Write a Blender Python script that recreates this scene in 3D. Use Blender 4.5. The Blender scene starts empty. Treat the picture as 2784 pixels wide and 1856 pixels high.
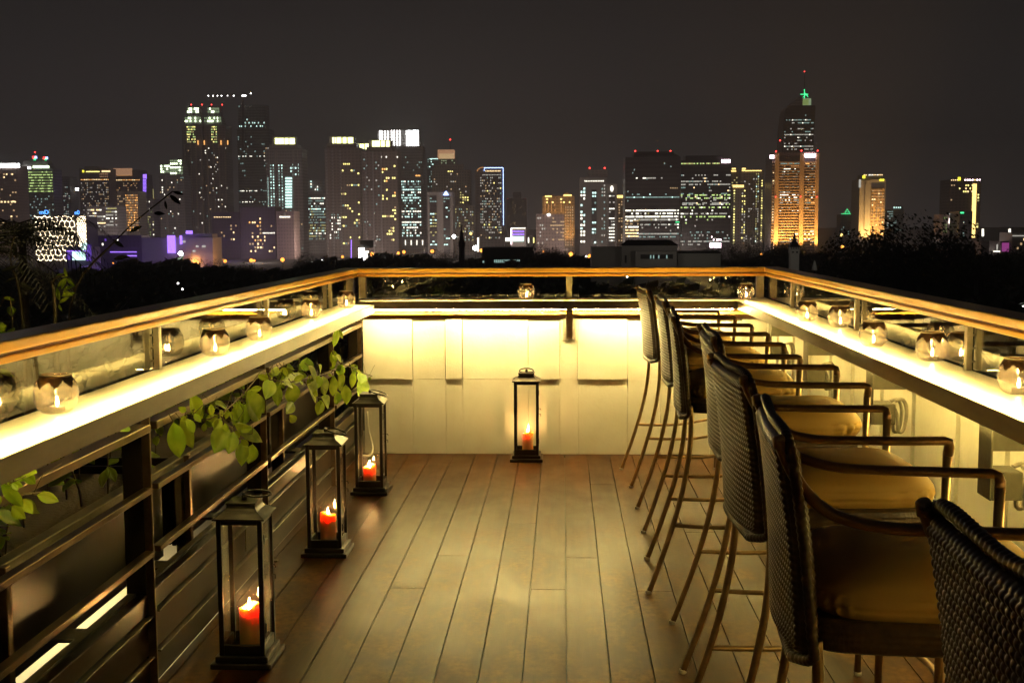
import bpy, math, random
from mathutils import Vector, Matrix
R = math.radians
PI = math.pi
rnd = random.Random(7)
sc = bpy.context.scene
COL = sc.collection

# ------------------------------------------------------------ helpers
def newmat(name):
    m = bpy.data.materials.new(name); m.use_nodes = True
    return m, m.node_tree.nodes, m.node_tree.links, m.node_tree.nodes['Principled BSDF']

def pmat(name, col, rough=.5, metal=0., noise=0., nscale=8., col2=None, bump=0., bscale=40., stretch=(1, 1, 1), spec=.5, coat=0., rvar=0., blotch=0.):
    m, N, L, b = newmat(name)
    b.inputs['Base Color'].default_value = (*col, 1)
    b.inputs['Roughness'].default_value = rough
    b.inputs['Metallic'].default_value = metal
    b.inputs['Specular IOR Level'].default_value = spec
    b.inputs['Coat Weight'].default_value = coat
    if noise or bump or rvar:
        tc = N.new('ShaderNodeTexCoord'); mp = N.new('ShaderNodeMapping')
        mp.inputs['Scale'].default_value = stretch
        L.new(tc.outputs['Object'], mp.inputs['Vector'])
    if noise or rvar:
        n = N.new('ShaderNodeTexNoise'); n.inputs['Scale'].default_value = nscale; n.inputs['Detail'].default_value = 6
        n.inputs['Roughness'].default_value = .62
        L.new(mp.outputs[0], n.inputs['Vector'])
        r = N.new('ShaderNodeValToRGB')
        c2 = col2 or tuple(c * (1 - noise) for c in col)
        r.color_ramp.elements[0].position = .34; r.color_ramp.elements[1].position = .66
        r.color_ramp.elements[0].color = (*c2, 1); r.color_ramp.elements[1].color = (*col, 1)
        L.new(n.outputs['Fac'], r.inputs['Fac'])
        if noise: L.new(r.outputs['Color'], b.inputs['Base Color'])
        if rvar:
            mr = N.new('ShaderNodeMapRange')
            mr.inputs['From Min'].default_value = .3; mr.inputs['From Max'].default_value = .7
            mr.inputs['To Min'].default_value = max(.03, rough - rvar); mr.inputs['To Max'].default_value = min(1, rough + rvar)
            L.new(n.outputs['Fac'], mr.inputs['Value']); L.new(mr.outputs[0], b.inputs['Roughness'])
    if bump:
        n2 = N.new('ShaderNodeTexNoise'); n2.inputs['Scale'].default_value = bscale; n2.inputs['Detail'].default_value = 4
        L.new(mp.outputs[0], n2.inputs['Vector'])
        bp = N.new('ShaderNodeBump'); bp.inputs['Strength'].default_value = bump; bp.inputs['Distance'].default_value = .01
        L.new(n2.outputs['Fac'], bp.inputs['Height']); L.new(bp.outputs[0], b.inputs['Normal'])
    return m

def emat(name, col, s):
    m = bpy.data.materials.new(name); m.use_nodes = True
    N = m.node_tree.nodes; N.clear()
    e = N.new('ShaderNodeEmission'); o = N.new('ShaderNodeOutputMaterial')
    e.inputs['Color'].default_value = (*col, 1); e.inputs['Strength'].default_value = s
    m.node_tree.links.new(e.outputs[0], o.inputs[0])
    return m

def glassmat(name, tint=(1, 1, 1), f0=.04, rough=0.0, power=5.0, fmax=1.0):
    # clear glass: passes light straight through, mirrors more and more towards grazing view (same for both sides of a face)
    m = bpy.data.materials.new(name); m.use_nodes = True
    N = m.node_tree.nodes; L = m.node_tree.links; N.clear()
    lw = N.new('ShaderNodeLayerWeight'); lw.inputs['Blend'].default_value = .5
    pw = N.new('ShaderNodeMath'); pw.operation = 'POWER'; L.new(lw.outputs['Facing'], pw.inputs[0]); pw.inputs[1].default_value = power
    ml = N.new('ShaderNodeMath'); ml.operation = 'MULTIPLY_ADD'; L.new(pw.outputs[0], ml.inputs[0]); ml.inputs[1].default_value = fmax - f0; ml.inputs[2].default_value = f0
    t = N.new('ShaderNodeBsdfTransparent'); t.inputs['Color'].default_value = (*tint, 1)
    g = N.new('ShaderNodeBsdfGlossy'); g.inputs['Roughness'].default_value = rough
    mx = N.new('ShaderNodeMixShader'); o = N.new('ShaderNodeOutputMaterial')
    L.new(ml.outputs[0], mx.inputs[0]); L.new(t.outputs[0], mx.inputs[1]); L.new(g.outputs[0], mx.inputs[2]); L.new(mx.outputs[0], o.inputs[0])
    return m

class MB:
    def __init__(s): s.v = []; s.f = []; s.m = []; s.sm = []
    def face(s, idx, m=0, sm=False): s.f.append(tuple(idx)); s.m.append(m); s.sm.append(sm)
    def box(s, x0, x1, y0, y1, z0, z1, m=0, M=None):
        b = len(s.v)
        P = [(x0, y0, z0), (x1, y0, z0), (x1, y1, z0), (x0, y1, z0), (x0, y0, z1), (x1, y0, z1), (x1, y1, z1), (x0, y1, z1)]
        if M is not None: P = [tuple(M @ Vector(p)) for p in P]
        s.v += P
        for q in ((0, 3, 2, 1), (4, 5, 6, 7), (0, 1, 5, 4), (1, 2, 6, 5), (2, 3, 7, 6), (3, 0, 4, 7)):
            s.face([b + i for i in q], m)
        return s
    def bar(s, p, q, w, h, m=0, up=(0, 0, 1)):
        p = Vector(p); q = Vector(q); d = (q - p); l = d.length; d.normalize()
        u = Vector(up); r = d.cross(u)
        if r.length < 1e-4: r = d.cross(Vector((1, 0, 0)))
        r.normalize(); u = r.cross(d)
        b = len(s.v)
        for e in (p, q):
            for a, c in ((-1, -1), (1, -1), (1, 1), (-1, 1)):
                s.v.append(tuple(e + r * (a * w / 2) + u * (c * h / 2)))
        for k in range(4): s.face([b + k, b + (k + 1) % 4, b + 4 + (k + 1) % 4, b + 4 + k], m)
        s.face([b + 3, b + 2, b + 1, b], m); s.face([b + 4, b + 5, b + 6, b + 7], m)
        return s
    def tube(s, pts, r, n=8, m=0, cap=True, flat=1.0):
        pts = [Vector(p) for p in pts]
        rr = r if isinstance(r, (list, tuple)) else [r] * len(pts)
        b = len(s.v); ref = None
        for i, p in enumerate(pts):
            d = (pts[min(i + 1, len(pts) - 1)] - pts[max(i - 1, 0)]).normalized()
            if ref is None:
                a = Vector((0, 0, 1)) if abs(d.z) < .9 else Vector((1, 0, 0))
                ref = (a - d * a.dot(d)).normalized()
            else:
                ref = (ref - d * ref.dot(d)).normalized()
            o = d.cross(ref)
            for k in range(n):
                t = 2 * PI * k / n
                s.v.append(tuple(p + (ref * math.cos(t) * flat + o * math.sin(t)) * rr[i]))
        for i in range(len(pts) - 1):
            for k in range(n):
                s.face([b + i * n + k, b + i * n + (k + 1) % n, b + (i + 1) * n + (k + 1) % n, b + (i + 1) * n + k], m, True)
        if cap:
            s.face([b + k for k in range(n)][::-1], m); e = b + (len(pts) - 1) * n
            s.face([e + k for k in range(n)], m)
        return s
    def lathe(s, prof, c=(0, 0, 0), n=24, m=0, sm=True):
        b = len(s.v); c = Vector(c)
        for r, z in prof:
            for k in range(n):
                t = 2 * PI * k / n
                s.v.append((c.x + r * math.cos(t), c.y + r * math.sin(t), c.z + z))
        for i in range(len(prof) - 1):
            for k in range(n):
                s.face([b + i * n + k, b + i * n + (k + 1) % n, b + (i + 1) * n + (k + 1) % n, b + (i + 1) * n + k], m, sm)
        if prof[0][0] > 1e-5: s.face([b + k for k in range(n)][::-1], m)
        e = b + (len(prof) - 1) * n
        if prof[-1][0] > 1e-5: s.face([e + k for k in range(n)], m)
        return s
    def grid(s, fn, nu, nv, m=0, sm=True, wrap=False):
        b = len(s.v)
        for j in range(nv + 1):
            for i in range(nu + 1): s.v.append(tuple(fn(i / nu, j / nv)))
        for j in range(nv):
            for i in range(nu):
                a = b + j * (nu + 1) + i
                s.face([a, a + 1, a + nu + 2, a + nu + 1], m, sm)
        return s
    def prism(s, poly, z0, z1, m=0):
        b = len(s.v); n = len(poly)
        s.v += [(x, y, z0) for x, y in poly] + [(x, y, z1) for x, y in poly]
        s.face(list(range(b, b + n))[::-1], m); s.face(list(range(b + n, b + 2 * n)), m)
        for k in range(n): s.face([b + k, b + (k + 1) % n, b + n + (k + 1) % n, b + n + k], m)
        return s
    def merge(s, o, m=1):
        b = len(s.v); s.v += o.v
        for f, q in zip(o.f, o.sm): s.face([b + i for i in f], m, q)
        return s
    def build(s, name, mats, parent=None, bevel=0., seg=2, loc=None):
        me = bpy.data.meshes.new(name); me.from_pydata(s.v, [], s.f)
        if not isinstance(mats, (list, tuple)): mats = [mats]
        for m in mats: me.materials.append(m)
        me.polygons.foreach_set('material_index', s.m)
        me.polygons.foreach_set('use_smooth', s.sm)
        me.update()
        o = bpy.data.objects.new(name, me); COL.objects.link(o)
        if parent is not None: o.parent = parent
        if loc is not None: o.location = loc
        if bevel:
            bv = o.modifiers.new('bevel', 'BEVEL'); bv.width = bevel; bv.segments = seg; bv.limit_method = 'ANGLE'; bv.angle_limit = R(40)
        return o

def tag(o, label=None, cat=None, group=None, kind=None):
    if label: o['label'] = label
    if cat: o['category'] = cat
    if group: o['group'] = group
    if kind: o['kind'] = kind
    return o
def empty(name, loc=(0, 0, 0), rz=0, label=None, cat=None, group=None):
    o = bpy.data.objects.new(name, None); COL.objects.link(o); o.location = loc; o.rotation_euler = (0, 0, rz)
    o.empty_display_size = .1
    return tag(o, label, cat, group)
def children(o): return [c for c in bpy.data.objects if c.parent == o]
def copy_tree(o, parent=None):
    c = o.copy(); COL.objects.link(c); c.parent = parent
    for ch in children(o): copy_tree(ch, c)
    return c

# ------------------------------------------------------------ camera
H = 1.55; F = 3200.; CX, CY = 1392., 928.; VP = (1530., 615.)
c_ = Vector(((VP[0] - CX) / F, -(VP[1] - CY) / F, -1)).normalized()
u_ = Vector((0, 1, 0)); u_ = (u_ - c_ * u_.dot(c_)).normalized()
r_ = c_.cross(u_)
ROT = Matrix((r_, c_, u_))            # camera space -> world
cd = bpy.data.cameras.new('camera'); cam = bpy.data.objects.new('camera', cd); COL.objects.link(cam)
cam.matrix_world = Matrix.Translation((0, 0, H)) @ ROT.to_4x4()
cd.sensor_width = 36; cd.lens = 36 * F / 2784; cd.clip_start = .05; cd.clip_end = 30000
sc.camera = cam
def ray(px, py): return ROT @ Vector(((px - CX) / F, -(py - CY) / F, -1))
def ony(px, py, y):
    d = ray(px, py); t = y / d.y; return Vector((d.x * t, y, H + d.z * t))
def onx(px, py, x):
    d = ray(px, py); t = x / d.x; return Vector((x, d.y * t, H + d.z * t))
def onz(px, py, z):
    d = ray(px, py); t = (z - H) / d.z; return Vector((d.x * t, d.y * t, z))

# ------------------------------------------------------------ materials
LEDC = (1, .73, .20)
M = {}
M['led'] = emat('led_strip_light', LEDC, 95)
M['ledf'] = emat('led_strip_light_far', (1, .75, .26), 430)
M['ledl'] = emat('led_strip_light_soft', LEDC, 20)
M['ledup'] = emat('led_panel_light', (1, .735, .215), 460)
M['paint'] = pmat('white_painted_board', (.72, .69, .6), .42, noise=.12, nscale=3, bump=.12, bscale=60, col2=(.64, .6, .5))
M['steel'] = pmat('brushed_steel', (.46, .42, .34), .38, metal=.6, noise=.25, nscale=30, stretch=(1, .05, 1), bump=.05, bscale=200)
M['fascia'] = pmat('counter_edge_metal', (.40, .37, .31), .42, metal=.55, noise=.25, nscale=14, bump=.04, bscale=120, stretch=(1, .2, 1))
M['timber'] = pmat('varnished_rail_timber', (.90, .52, .10), .30, noise=.3, nscale=6, col2=(.80, .42, .065), bump=.05, bscale=20, stretch=(1, .04, 1))
M['timberx'] = pmat('varnished_rail_timber_across', (.90, .52, .10), .30, noise=.3, nscale=6, col2=(.80, .42, .065), bump=.05, bscale=20, stretch=(.04, 1, 1))
M['beam'] = pmat('brown_stained_beam', (.20, .085, .035), .5, noise=.35, nscale=12, stretch=(.08, 1, 1))
M['darkpost'] = pmat('dark_bronze_metal', (.018, .012, .007), .4, metal=.3, noise=.2, nscale=20)
M['fencerail'] = pmat('bronze_square_tube', (.22, .15, .09), .29, metal=.9, noise=.35, nscale=16, stretch=(1, .15, 1))
M['skirt'] = pmat('dark_stained_slat', (.028, .013, .005), .33, noise=.4, nscale=10, stretch=(1, .07, 1), bump=.08, bscale=30)
M['greymetal'] = pmat('weathered_grey_metal', (.17, .155, .11), .45, metal=.4, noise=.35, nscale=9, bump=.1, bscale=50)
M['trough'] = pmat('black_planter', (.012, .0075, .0045), .32, noise=.3, nscale=8, spec=.3)
M['soil'] = pmat('planter_soil', (.03, .02, .012), .9, bump=.6, bscale=60)
M['glass'] = glassmat('clear_pane_glass', (.97, .985, .97), .06, power=2.7)
M['lglass'] = glassmat('lantern_glass', (.98, .98, .97), .04)
M['jarglass'] = glassmat('jar_glass', (.985, .975, .95), .04, power=3.6)
M['lantern'] = pmat('black_lantern_metal', (.022, .016, .011), .3, metal=.4, noise=.3, nscale=20)
M['collar'] = pmat('brown_filigree_metal', (.10, .05, .02), .5, metal=.4, noise=.3, nscale=80)
M['frame'] = pmat('bronze_stool_tube', (.46, .31, .15), .29, metal=.9, noise=.3, nscale=25)
M['armm'] = pmat('dark_bronze_arm_tube', (.27, .155, .07), .30, metal=.65, noise=.25, nscale=22)
M['foot'] = pmat('stool_foot_plastic', (.55, .5, .4), .5)
M['wicker'] = pmat('woven_wicker', (.075, .044, .022), .31, spec=.35, noise=.45, nscale=60, col2=(.04, .026, .016))
M['cushion'] = pmat('mustard_cushion_cloth', (.44, .27, .06), .7, noise=.12, nscale=5, bump=.25, bscale=18)
M['leaf'] = None
M['stem'] = pmat('vine_stem', (.13, .10, .04), .6)
M['flame'] = emat('candle_flame', (1, .56, .18), 800)
M['tflame'] = emat('tealight_flame', (1, .62, .22), 260)
M['tin'] = pmat('tealight_tin', (.6, .55, .45), .3, metal=.8)

def acrylic():
    m = bpy.data.materials.new('frosted_acrylic'); m.use_nodes = True
    N = m.node_tree.nodes; L = m.node_tree.links; N.clear()
    tc = N.new('ShaderNodeTexCoord'); n = N.new('ShaderNodeTexNoise'); n.inputs['Scale'].default_value = 5; n.inputs['Detail'].default_value = 7; n.inputs['Roughness'].default_value = .7
    mp = N.new('ShaderNodeMapping'); mp.inputs['Location'].default_value = (0, 0, .37); L.new(tc.outputs['Object'], mp.inputs['Vector']); L.new(mp.outputs[0], n.inputs['Vector'])
    r = N.new('ShaderNodeValToRGB'); r.color_ramp.elements[0].position = .3; r.color_ramp.elements[1].position = .6
    r.color_ramp.elements[0].color = (.56, .50, .38, 1); r.color_ramp.elements[1].color = (.74, .70, .58, 1); L.new(n.outputs['Fac'], r.inputs['Fac'])
    t = N.new('ShaderNodeBsdfTranslucent'); L.new(r.outputs[0], t.inputs['Color'])
    d = N.new('ShaderNodeBsdfDiffuse'); L.new(r.outputs[0], d.inputs['Color'])
    g = N.new('ShaderNodeBsdfGlossy'); g.inputs['Roughness'].default_value = .3
    a = N.new('ShaderNodeMixShader'); a.inputs[0].default_value = .45
    f = N.new('ShaderNodeFresnel'); f.inputs['IOR'].default_value = 1.4
    b = N.new('ShaderNodeMixShader'); o = N.new('ShaderNodeOutputMaterial')
    L.new(t.outputs[0], a.inputs[1]); L.new(d.outputs[0], a.inputs[2])
    L.new(f.outputs[0], b.inputs[0]); L.new(a.outputs[0], b.inputs[1]); L.new(g.outputs[0], b.inputs[2]); L.new(b.outputs[0], o.inputs[0])
    return m
M['acrylic'] = acrylic()

def leafmat():
    m, N, L, b = newmat('vine_leaf')
    tc = N.new('ShaderNodeTexCoord'); n = N.new('ShaderNodeTexNoise'); n.inputs['Scale'].default_value = 9
    L.new(tc.outputs['Object'], n.inputs['Vector'])
    r = N.new('ShaderNodeValToRGB'); r.color_ramp.elements[0].position = .35; r.color_ramp.elements[1].position = .65
    r.color_ramp.elements[0].color = (.24, .42, .02, 1); r.color_ramp.elements[1].color = (.54, .70, .05, 1)
    L.new(n.outputs['Fac'], r.inputs['Fac']); L.new(r.outputs[0], b.inputs['Base Color'])
    b.inputs['Roughness'].default_value = .38
    t = N.new('ShaderNodeBsdfTranslucent'); L.new(r.outputs[0], t.inputs['Color'])
    mx = N.new('ShaderNodeMixShader'); mx.inputs[0].default_value = .4
    o = N['Material Output']
    L.new(b.outputs[0], mx.inputs[1]); L.new(t.outputs[0], mx.inputs[2]); L.new(mx.outputs[0], o.inputs[0])
    return m
M['leaf'] = leafmat()

def glow_veil(m, amt):  # pale scattering layer mixed into the glass to make it seem aglow
    N = m.node_tree.nodes; L = m.node_tree.links; o = [n for n in N if n.type == 'OUTPUT_MATERIAL'][0]; src = o.inputs[0].links[0].from_socket
    t = N.new('ShaderNodeBsdfTranslucent'); t.inputs['Color'].default_value = (.9, .85, .75, 1); d = N.new('ShaderNodeBsdfDiffuse'); d.inputs['Color'].default_value = (.9, .85, .75, 1)
    a = N.new('ShaderNodeMixShader'); L.new(t.outputs[0], a.inputs[1]); L.new(d.outputs[0], a.inputs[2]); mx = N.new('ShaderNodeMixShader'); mx.inputs[0].default_value = amt
    L.new(src, mx.inputs[1]); L.new(a.outputs[0], mx.inputs[2]); L.new(mx.outputs[0], o.inputs[0])
glow_veil(M['jarglass'], .11); glow_veil(M['lglass'], .015)
def deckmat():
    m, N, L, b = newmat('deck_boards')
    tc = N.new('ShaderNodeTexCoord')
    def noise(scale, st, det, ro, dist=0.):
        mp = N.new('ShaderNodeMapping'); mp.inputs['Scale'].default_value = st; mp.inputs['Location'].default_value = (.13, .41, .37); L.new(tc.outputs['Object'], mp.inputs['Vector'])
        n = N.new('ShaderNodeTexNoise'); n.inputs['Scale'].default_value = scale; n.inputs['Detail'].default_value = det; n.inputs['Roughness'].default_value = ro; n.inputs['Distortion'].default_value = dist
        L.new(mp.outputs[0], n.inputs['Vector']); return n
    g = noise(26, (1, .06, 1), 6, .6, .3)
    r = N.new('ShaderNodeValToRGB'); r.color_ramp.elements[0].position = .32; r.color_ramp.elements[1].position = .70
    r.color_ramp.elements[0].color = (.030, .0095, .0018, 1); r.color_ramp.elements[1].color = (.076, .0275, .0048, 1)
    L.new(g.outputs['Fac'], r.inputs['Fac'])
    at = N.new('ShaderNodeAttribute'); at.attribute_name = 'tone'
    mul = N.new('ShaderNodeMix'); mul.data_type = 'RGBA'; mul.blend_type = 'MULTIPLY'; mul.inputs[0].default_value = 1
    L.new(r.outputs[0], mul.inputs[6]); L.new(at.outputs['Color'], mul.inputs[7])
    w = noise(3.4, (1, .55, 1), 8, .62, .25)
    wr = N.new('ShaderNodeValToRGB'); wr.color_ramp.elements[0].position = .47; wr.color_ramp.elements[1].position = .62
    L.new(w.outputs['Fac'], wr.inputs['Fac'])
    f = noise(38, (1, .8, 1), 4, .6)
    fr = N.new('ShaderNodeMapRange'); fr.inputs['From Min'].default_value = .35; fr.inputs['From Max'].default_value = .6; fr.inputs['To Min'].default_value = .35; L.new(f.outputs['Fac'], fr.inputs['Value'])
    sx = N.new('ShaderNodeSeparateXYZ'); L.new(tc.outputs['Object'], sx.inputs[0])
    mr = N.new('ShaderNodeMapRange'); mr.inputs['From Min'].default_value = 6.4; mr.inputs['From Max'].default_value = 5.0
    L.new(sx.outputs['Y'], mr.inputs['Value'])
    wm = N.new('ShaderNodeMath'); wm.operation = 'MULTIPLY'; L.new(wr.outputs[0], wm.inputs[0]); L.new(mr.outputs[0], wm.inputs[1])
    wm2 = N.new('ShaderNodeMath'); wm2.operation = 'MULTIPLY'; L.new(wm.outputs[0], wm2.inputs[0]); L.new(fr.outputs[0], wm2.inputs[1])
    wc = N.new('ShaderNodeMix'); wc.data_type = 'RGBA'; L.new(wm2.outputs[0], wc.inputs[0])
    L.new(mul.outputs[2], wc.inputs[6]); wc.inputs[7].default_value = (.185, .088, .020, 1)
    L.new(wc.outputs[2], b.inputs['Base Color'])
    rr = N.new('ShaderNodeMapRange'); rr.inputs['From Min'].default_value = .35; rr.inputs['From Max'].default_value = .65
    rr.inputs['To Min'].default_value = .29; rr.inputs['To Max'].default_value = .44
    L.new(w.outputs['Fac'], rr.inputs['Value']); L.new(rr.outputs[0], b.inputs['Roughness']); b.inputs['Specular IOR Level'].default_value = .2
    bp = N.new('ShaderNodeBump'); bp.inputs['Strength'].default_value = .25; bp.inputs['Distance'].default_value = .0015
    L.new(g.outputs['Fac'], bp.inputs['Height']); L.new(bp.outputs[0], b.inputs['Normal'])
    return m
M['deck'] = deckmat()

# ------------------------------------------------------------ terrace floor
YW = 7.955; HC = 1.058
def deck():
    mb = MB(); tones = []
    P = .152; joints = {-2: [6.06], -1: [4.93], -4: [5.44], -5: [4.93], 0: [5.42], 1: [7.0], 2: [4.92], -6: [3.0], 4: [5.9], 5: [4.2], 6: [6.4]}
    # boards run along the terrace; a 4 mm shadow gap between them
    for k in range(-10, 10):
        x0 = .013 + k * P; x1 = x0 + P
        a, b = max(x0 + .002, -1.39), min(x1 - .002, 1.44)
        if b <= a: continue
        ys = [-3.2] + sorted(joints.get(k, [])) + [YW + .03]
        for y0, y1 in zip(ys[:-1], ys[1:]):
            mb.box(a, b, y0 + .0015, y1 - .0015, -.028, 0)
            t = rnd.uniform(.72, 1.22); tones += [(t, t * rnd.uniform(.96, 1.02), t * rnd.uniform(.9, 1), 1)] * 6
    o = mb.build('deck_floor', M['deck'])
    at = o.data.attributes.new('tone', 'FLOAT_COLOR', 'FACE')
    for i, t in enumerate(tones): at.data[i].color = t
    tag(o, kind='structure')
    b = MB(); b.box(-1.42, 1.44, -3.2, YW + .03, -.09, -.03)
    tag(b.build('terrace_slab_ground', M['trough']), kind='structure')
deck()

# ------------------------------------------------------------ walls of boards
def far_wall():
    w = empty('parapet_wall', (0, YW, 0), 0, 'white boarded parapet wall across the far end of the deck', 'wall')
    xs = [-1.36, -1.021, -.797, -.681, -.234, -.02, .103, .437, .66, .80, 1.0, 1.2, 1.42]
    up = [.012, 0, .012, 0, .012, 0.002, .012, 0, .012, 0, .012, 0]
    core = MB(); core.box(-1.36, 1.42, .032, .14, 0, .93)
    core.build('wall_core', M['paint'], w)
    for i in range(len(xs) - 1):
        a, b = xs[i] + .0012, xs[i + 1] - .0012
        pr = up[i]
        hi = .926 - (.012 if i % 3 == 1 else 0)
        if pr > .005:
            q = MB(); q.box(a, b, -.033, .0318, .517, hi); q.build('upper_panel', M['paint'], w, .0015, 1)
            q = MB(); q.box(a, b, -.0205, .0318, 0.002, .5165); q.build('lower_panel', M['paint'], w, .0015, 1)
        else:
            q = MB(); q.box(a, b, -.021 - pr, .0318, .518, hi); q.build('upper_panel', M['paint'], w, .0015, 1)
            q = MB(); q.box(a, b, -.020 - pr, .0318, 0.002, .5175); q.build('lower_panel', M['paint'], w, .0015, 1)
    q = MB(); q.box(-1.36, 1.42, -.036, .12, .931, .964); q.build('top_beam', M['beam'], w)
far_wall()
XR = 1.40
def right_wall():
    w = empty('parapet_wall', (XR, 0, 0), 0, 'long white boarded parapet wall behind the row of bar stools', 'wall')
    core = MB(); core.box(.03, .14, -3.2, YW - .04, 0, .93); core.build('wall_core', M['paint'], w)
    y = -3.2; k = 0
    while y < YW - .06:
        wd = (.34, .12, .30, .22)[k % 4]; y1 = min(y + wd, YW - .045)
        pr = .030 if k % 2 == 0 else .016
        q = MB(); q.box(-pr, .0298, y + .001, y1 - .001, .55, .926); q.build('upper_panel', M['paint'], w, .0015, 1)
        q = MB(); q.box(-pr + .006, .0298, y + .001, y1 - .001, 0.002, .549); q.build('lower_panel', M['paint'], w, .0015, 1)
        y = y1; k += 1
    q = MB(); q.box(-.034, .12, -3.2, YW - .045, .931, .964); q.build('top_beam', M['beam'], w)
    q = MB(); q.box(-.042, -.0305, -3.2, YW - .05, .535, .549); q.build('dado_trim', M['paint'], w)
    q = MB(); q.box(-.035, -.0191, -3.2, YW - .05, .002, .06); q.build('skirting', M['paint'], w)
right_wall()

# ------------------------------------------------------------ counters with frosted tops lit from beneath
def counter_side(sgn, xf, xb, y0, y1, label, tray):
    w = empty('bar_counter', (xf, y1, HC), 0, label, 'counter', 'frosted lit counters round the terrace')
    d = abs(xb - xf); s = sgn
    def X(a): return s * a
    t = MB(); x0, x1 = sorted((X(.002), X(d)))
    n = 6; L = y1 - y0
    segs = [y0, .7, 2.46, 4.03, 5.55, y1]
    for a, b in zip(segs[:-1], segs[1:]):
        t.v += [(x0, a - y1 + .001, 0), (x1, a - y1 + .001, 0), (x1, b - y1 - .001, 0), (x0, b - y1 - .001, 0)]
        k = len(t.v); t.face((k - 4, k - 3, k - 2, k - 1))
    t.build('counter_top', M['acrylic'], w)
    f = MB(); a, b = sorted((X(-.004), X(.001))); f.box(a, b, -L, .0, -.052, .003)
    a, b = sorted((X(.0012), X(.022))); f.box(a, b, -L, 0, -.052, -.048)
    f.build('edge_fascia', M['fascia'], w)
    st = MB(); a, b = sorted((X(.026), X(.036))); st.box(a, b, -L, -.02, -.0535, -.0485); st.build('light_strip', M['led'] if sgn > 0 else M['ledl'], w)
    st = MB(); a, b = sorted((X(.050), X(.062))); st.box(a, b, -L, -.02, -.0445, -.040); st.build('light_strip', M['ledup'], w)
    st = MB(); a, b = sorted((X(.0375), X(.115))); st.box(a, b, -L, -.002, -.048, -.045); st.build('added_light_baffle', M['fascia'], w)  # unseen plate added to keep the upper strip's light from leaking down
    bb = MB(); a, b = sorted((X(d - .10), X(d + .06)))
    if tray:
        tr = MB(); a2, b2 = sorted((X(.0225), X(d + .03))); tr.box(a2, b2, -L, 0, -.056, -.050); tr.build('under_tray', M['fascia'], w)
    e = MB(); a, b = sorted((X(.0015), X(d))); e.box(a, b, -.004, .002, -.05, -.001); e.build('end_cap', M['fascia'], w)
    return w
XLF, XRF = -1.20, 1.145
XLG, XRG = -1.425, 1.385
counter_side(-1, XLF, XLG, -3.2, 7.42, 'long glowing counter on top of the plant fence, with five candle jars', False)
counter_side(1, XRF, XRG, -3.2, 7.748, 'long glowing counter in front of the row of bar stools', False)
def counter_far():
    w = empty('bar_counter', (0, 7.75, HC), 0, 'short glowing counter across the far wall, one jar at its middle', 'counter', 'frosted lit counters round the terrace')
    t = MB()
    for a, b in ((-1.36, .10), (.10, 1.385)):
        t.v += [(a + .001, .002, 0), (b - .001, .002, 0), (b - .001, .375, 0), (a + .001, .375, 0)]
        k = len(t.v); t.face((k - 4, k - 3, k - 2, k - 1))
    t.build('counter_top', M['acrylic'], w)
    f = MB(); f.box(-1.36, 1.1405, -.004, .001, -.052, .003); f.box(-1.36, 1.1405, .0012, .022, -.052, -.048); f.build('edge_fascia', M['fascia'], w)
    st = MB(); st.box(-1.33, 1.12, .026, .036, -.058, -.052); st.build('light_strip', M['ledf'], w)
    st = MB(); st.box(-1.33, 1.12, .050, .062, -.0445, -.040); st.build('light_strip', M['ledup'], w)
    st = MB(); st.box(-1.35, 1.13, .0375, .13, -.048, -.045); st.build('added_light_baffle', M['fascia'], w)  # same unseen baffle, added to hold upward light above it
    b = MB(); b.box(-1.36, 1.38, .10, .36, -.0935, -.075); b.build('shelf_board', M['timberx'], w)
    c = MB(); c.tube([(.01, .01, -.055), (-.03, .0, -.062), (-.08, -.005, -.075), (-.14, -.004, -.08)], .004, 6); c.build('loose_cable', M['paint'], w)
    c = MB()
    for x in (-.92, -.88, -.83): c.bar((x, .03, -.062), (x + .035, .034, -.075), .02, .014)
    c.build('cable_joint', M['paint'], w)
counter_far()

# ------------------------------------------------------------ timber hand rail, glass, posts
YG = 8.105
def side_rail(sgn, xi, lbl, lblg):
    w = empty('glass_balustrade', (xi, 0, 0), 0, lbl, 'rail', 'timber hand rails above the glass')
    a, b = sorted((0, sgn * .115))
    y1 = YG - .045
    q = MB(); q.box(a, b, -3.2, y1 - .002, 1.236, 1.268); q.build('upper_board', M['timber'], w, .007, 3)
    a2, b2 = sorted((sgn * .012, sgn * .100))
    q = MB(); q.box(a2, b2, -3.2, y1 - .002, 1.2275, 1.2355); q.build('shadow_gap', M['beam'], w)
    a2, b2 = sorted((sgn * .004, sgn * .108))
    q = MB(); q.box(a2, b2, -3.2, y1 - .002, 1.208, 1.227); q.build('lower_board', M['timber'], w, .004, 2)
    return w
def far_rail():
    w = empty('glass_balustrade', (0, YG - .045, 0), 0, 'timber hand rail across the far end in front of the skyline', 'rail', 'timber hand rails above the glass')
    q = MB(); q.box(-1.523, 1.481, 0, .115, 1.236, 1.268); q.build('upper_board', M['timberx'], w, .007, 3)
    q = MB(); q.box(-1.50, 1.46, .012, .1, 1.2275, 1.2355); q.build('shadow_gap', M['beam'], w)
    q = MB(); q.box(-1.51, 1.47, .004, .108, 1.208, 1.227); q.build('lower_board', M['timberx'], w, .004, 2)
    return w
XRL, XRR = -1.408, 1.366
BL = side_rail(-1, XRL, 'timber topped glass balustrade above the plant fence side', '')
BR = side_rail(1, XRR, 'timber topped glass balustrade along the bar stool side', '')
BF = far_rail(); BF['label'] = 'timber topped glass balustrade across the far end in front of the skyline'
YP = [-.55, .95, 2.48, 4.03, 5.55, 7.10]
def off(w, x, y, z): return (x - w.location.x, y - w.location.y, z - w.location.z)
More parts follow.
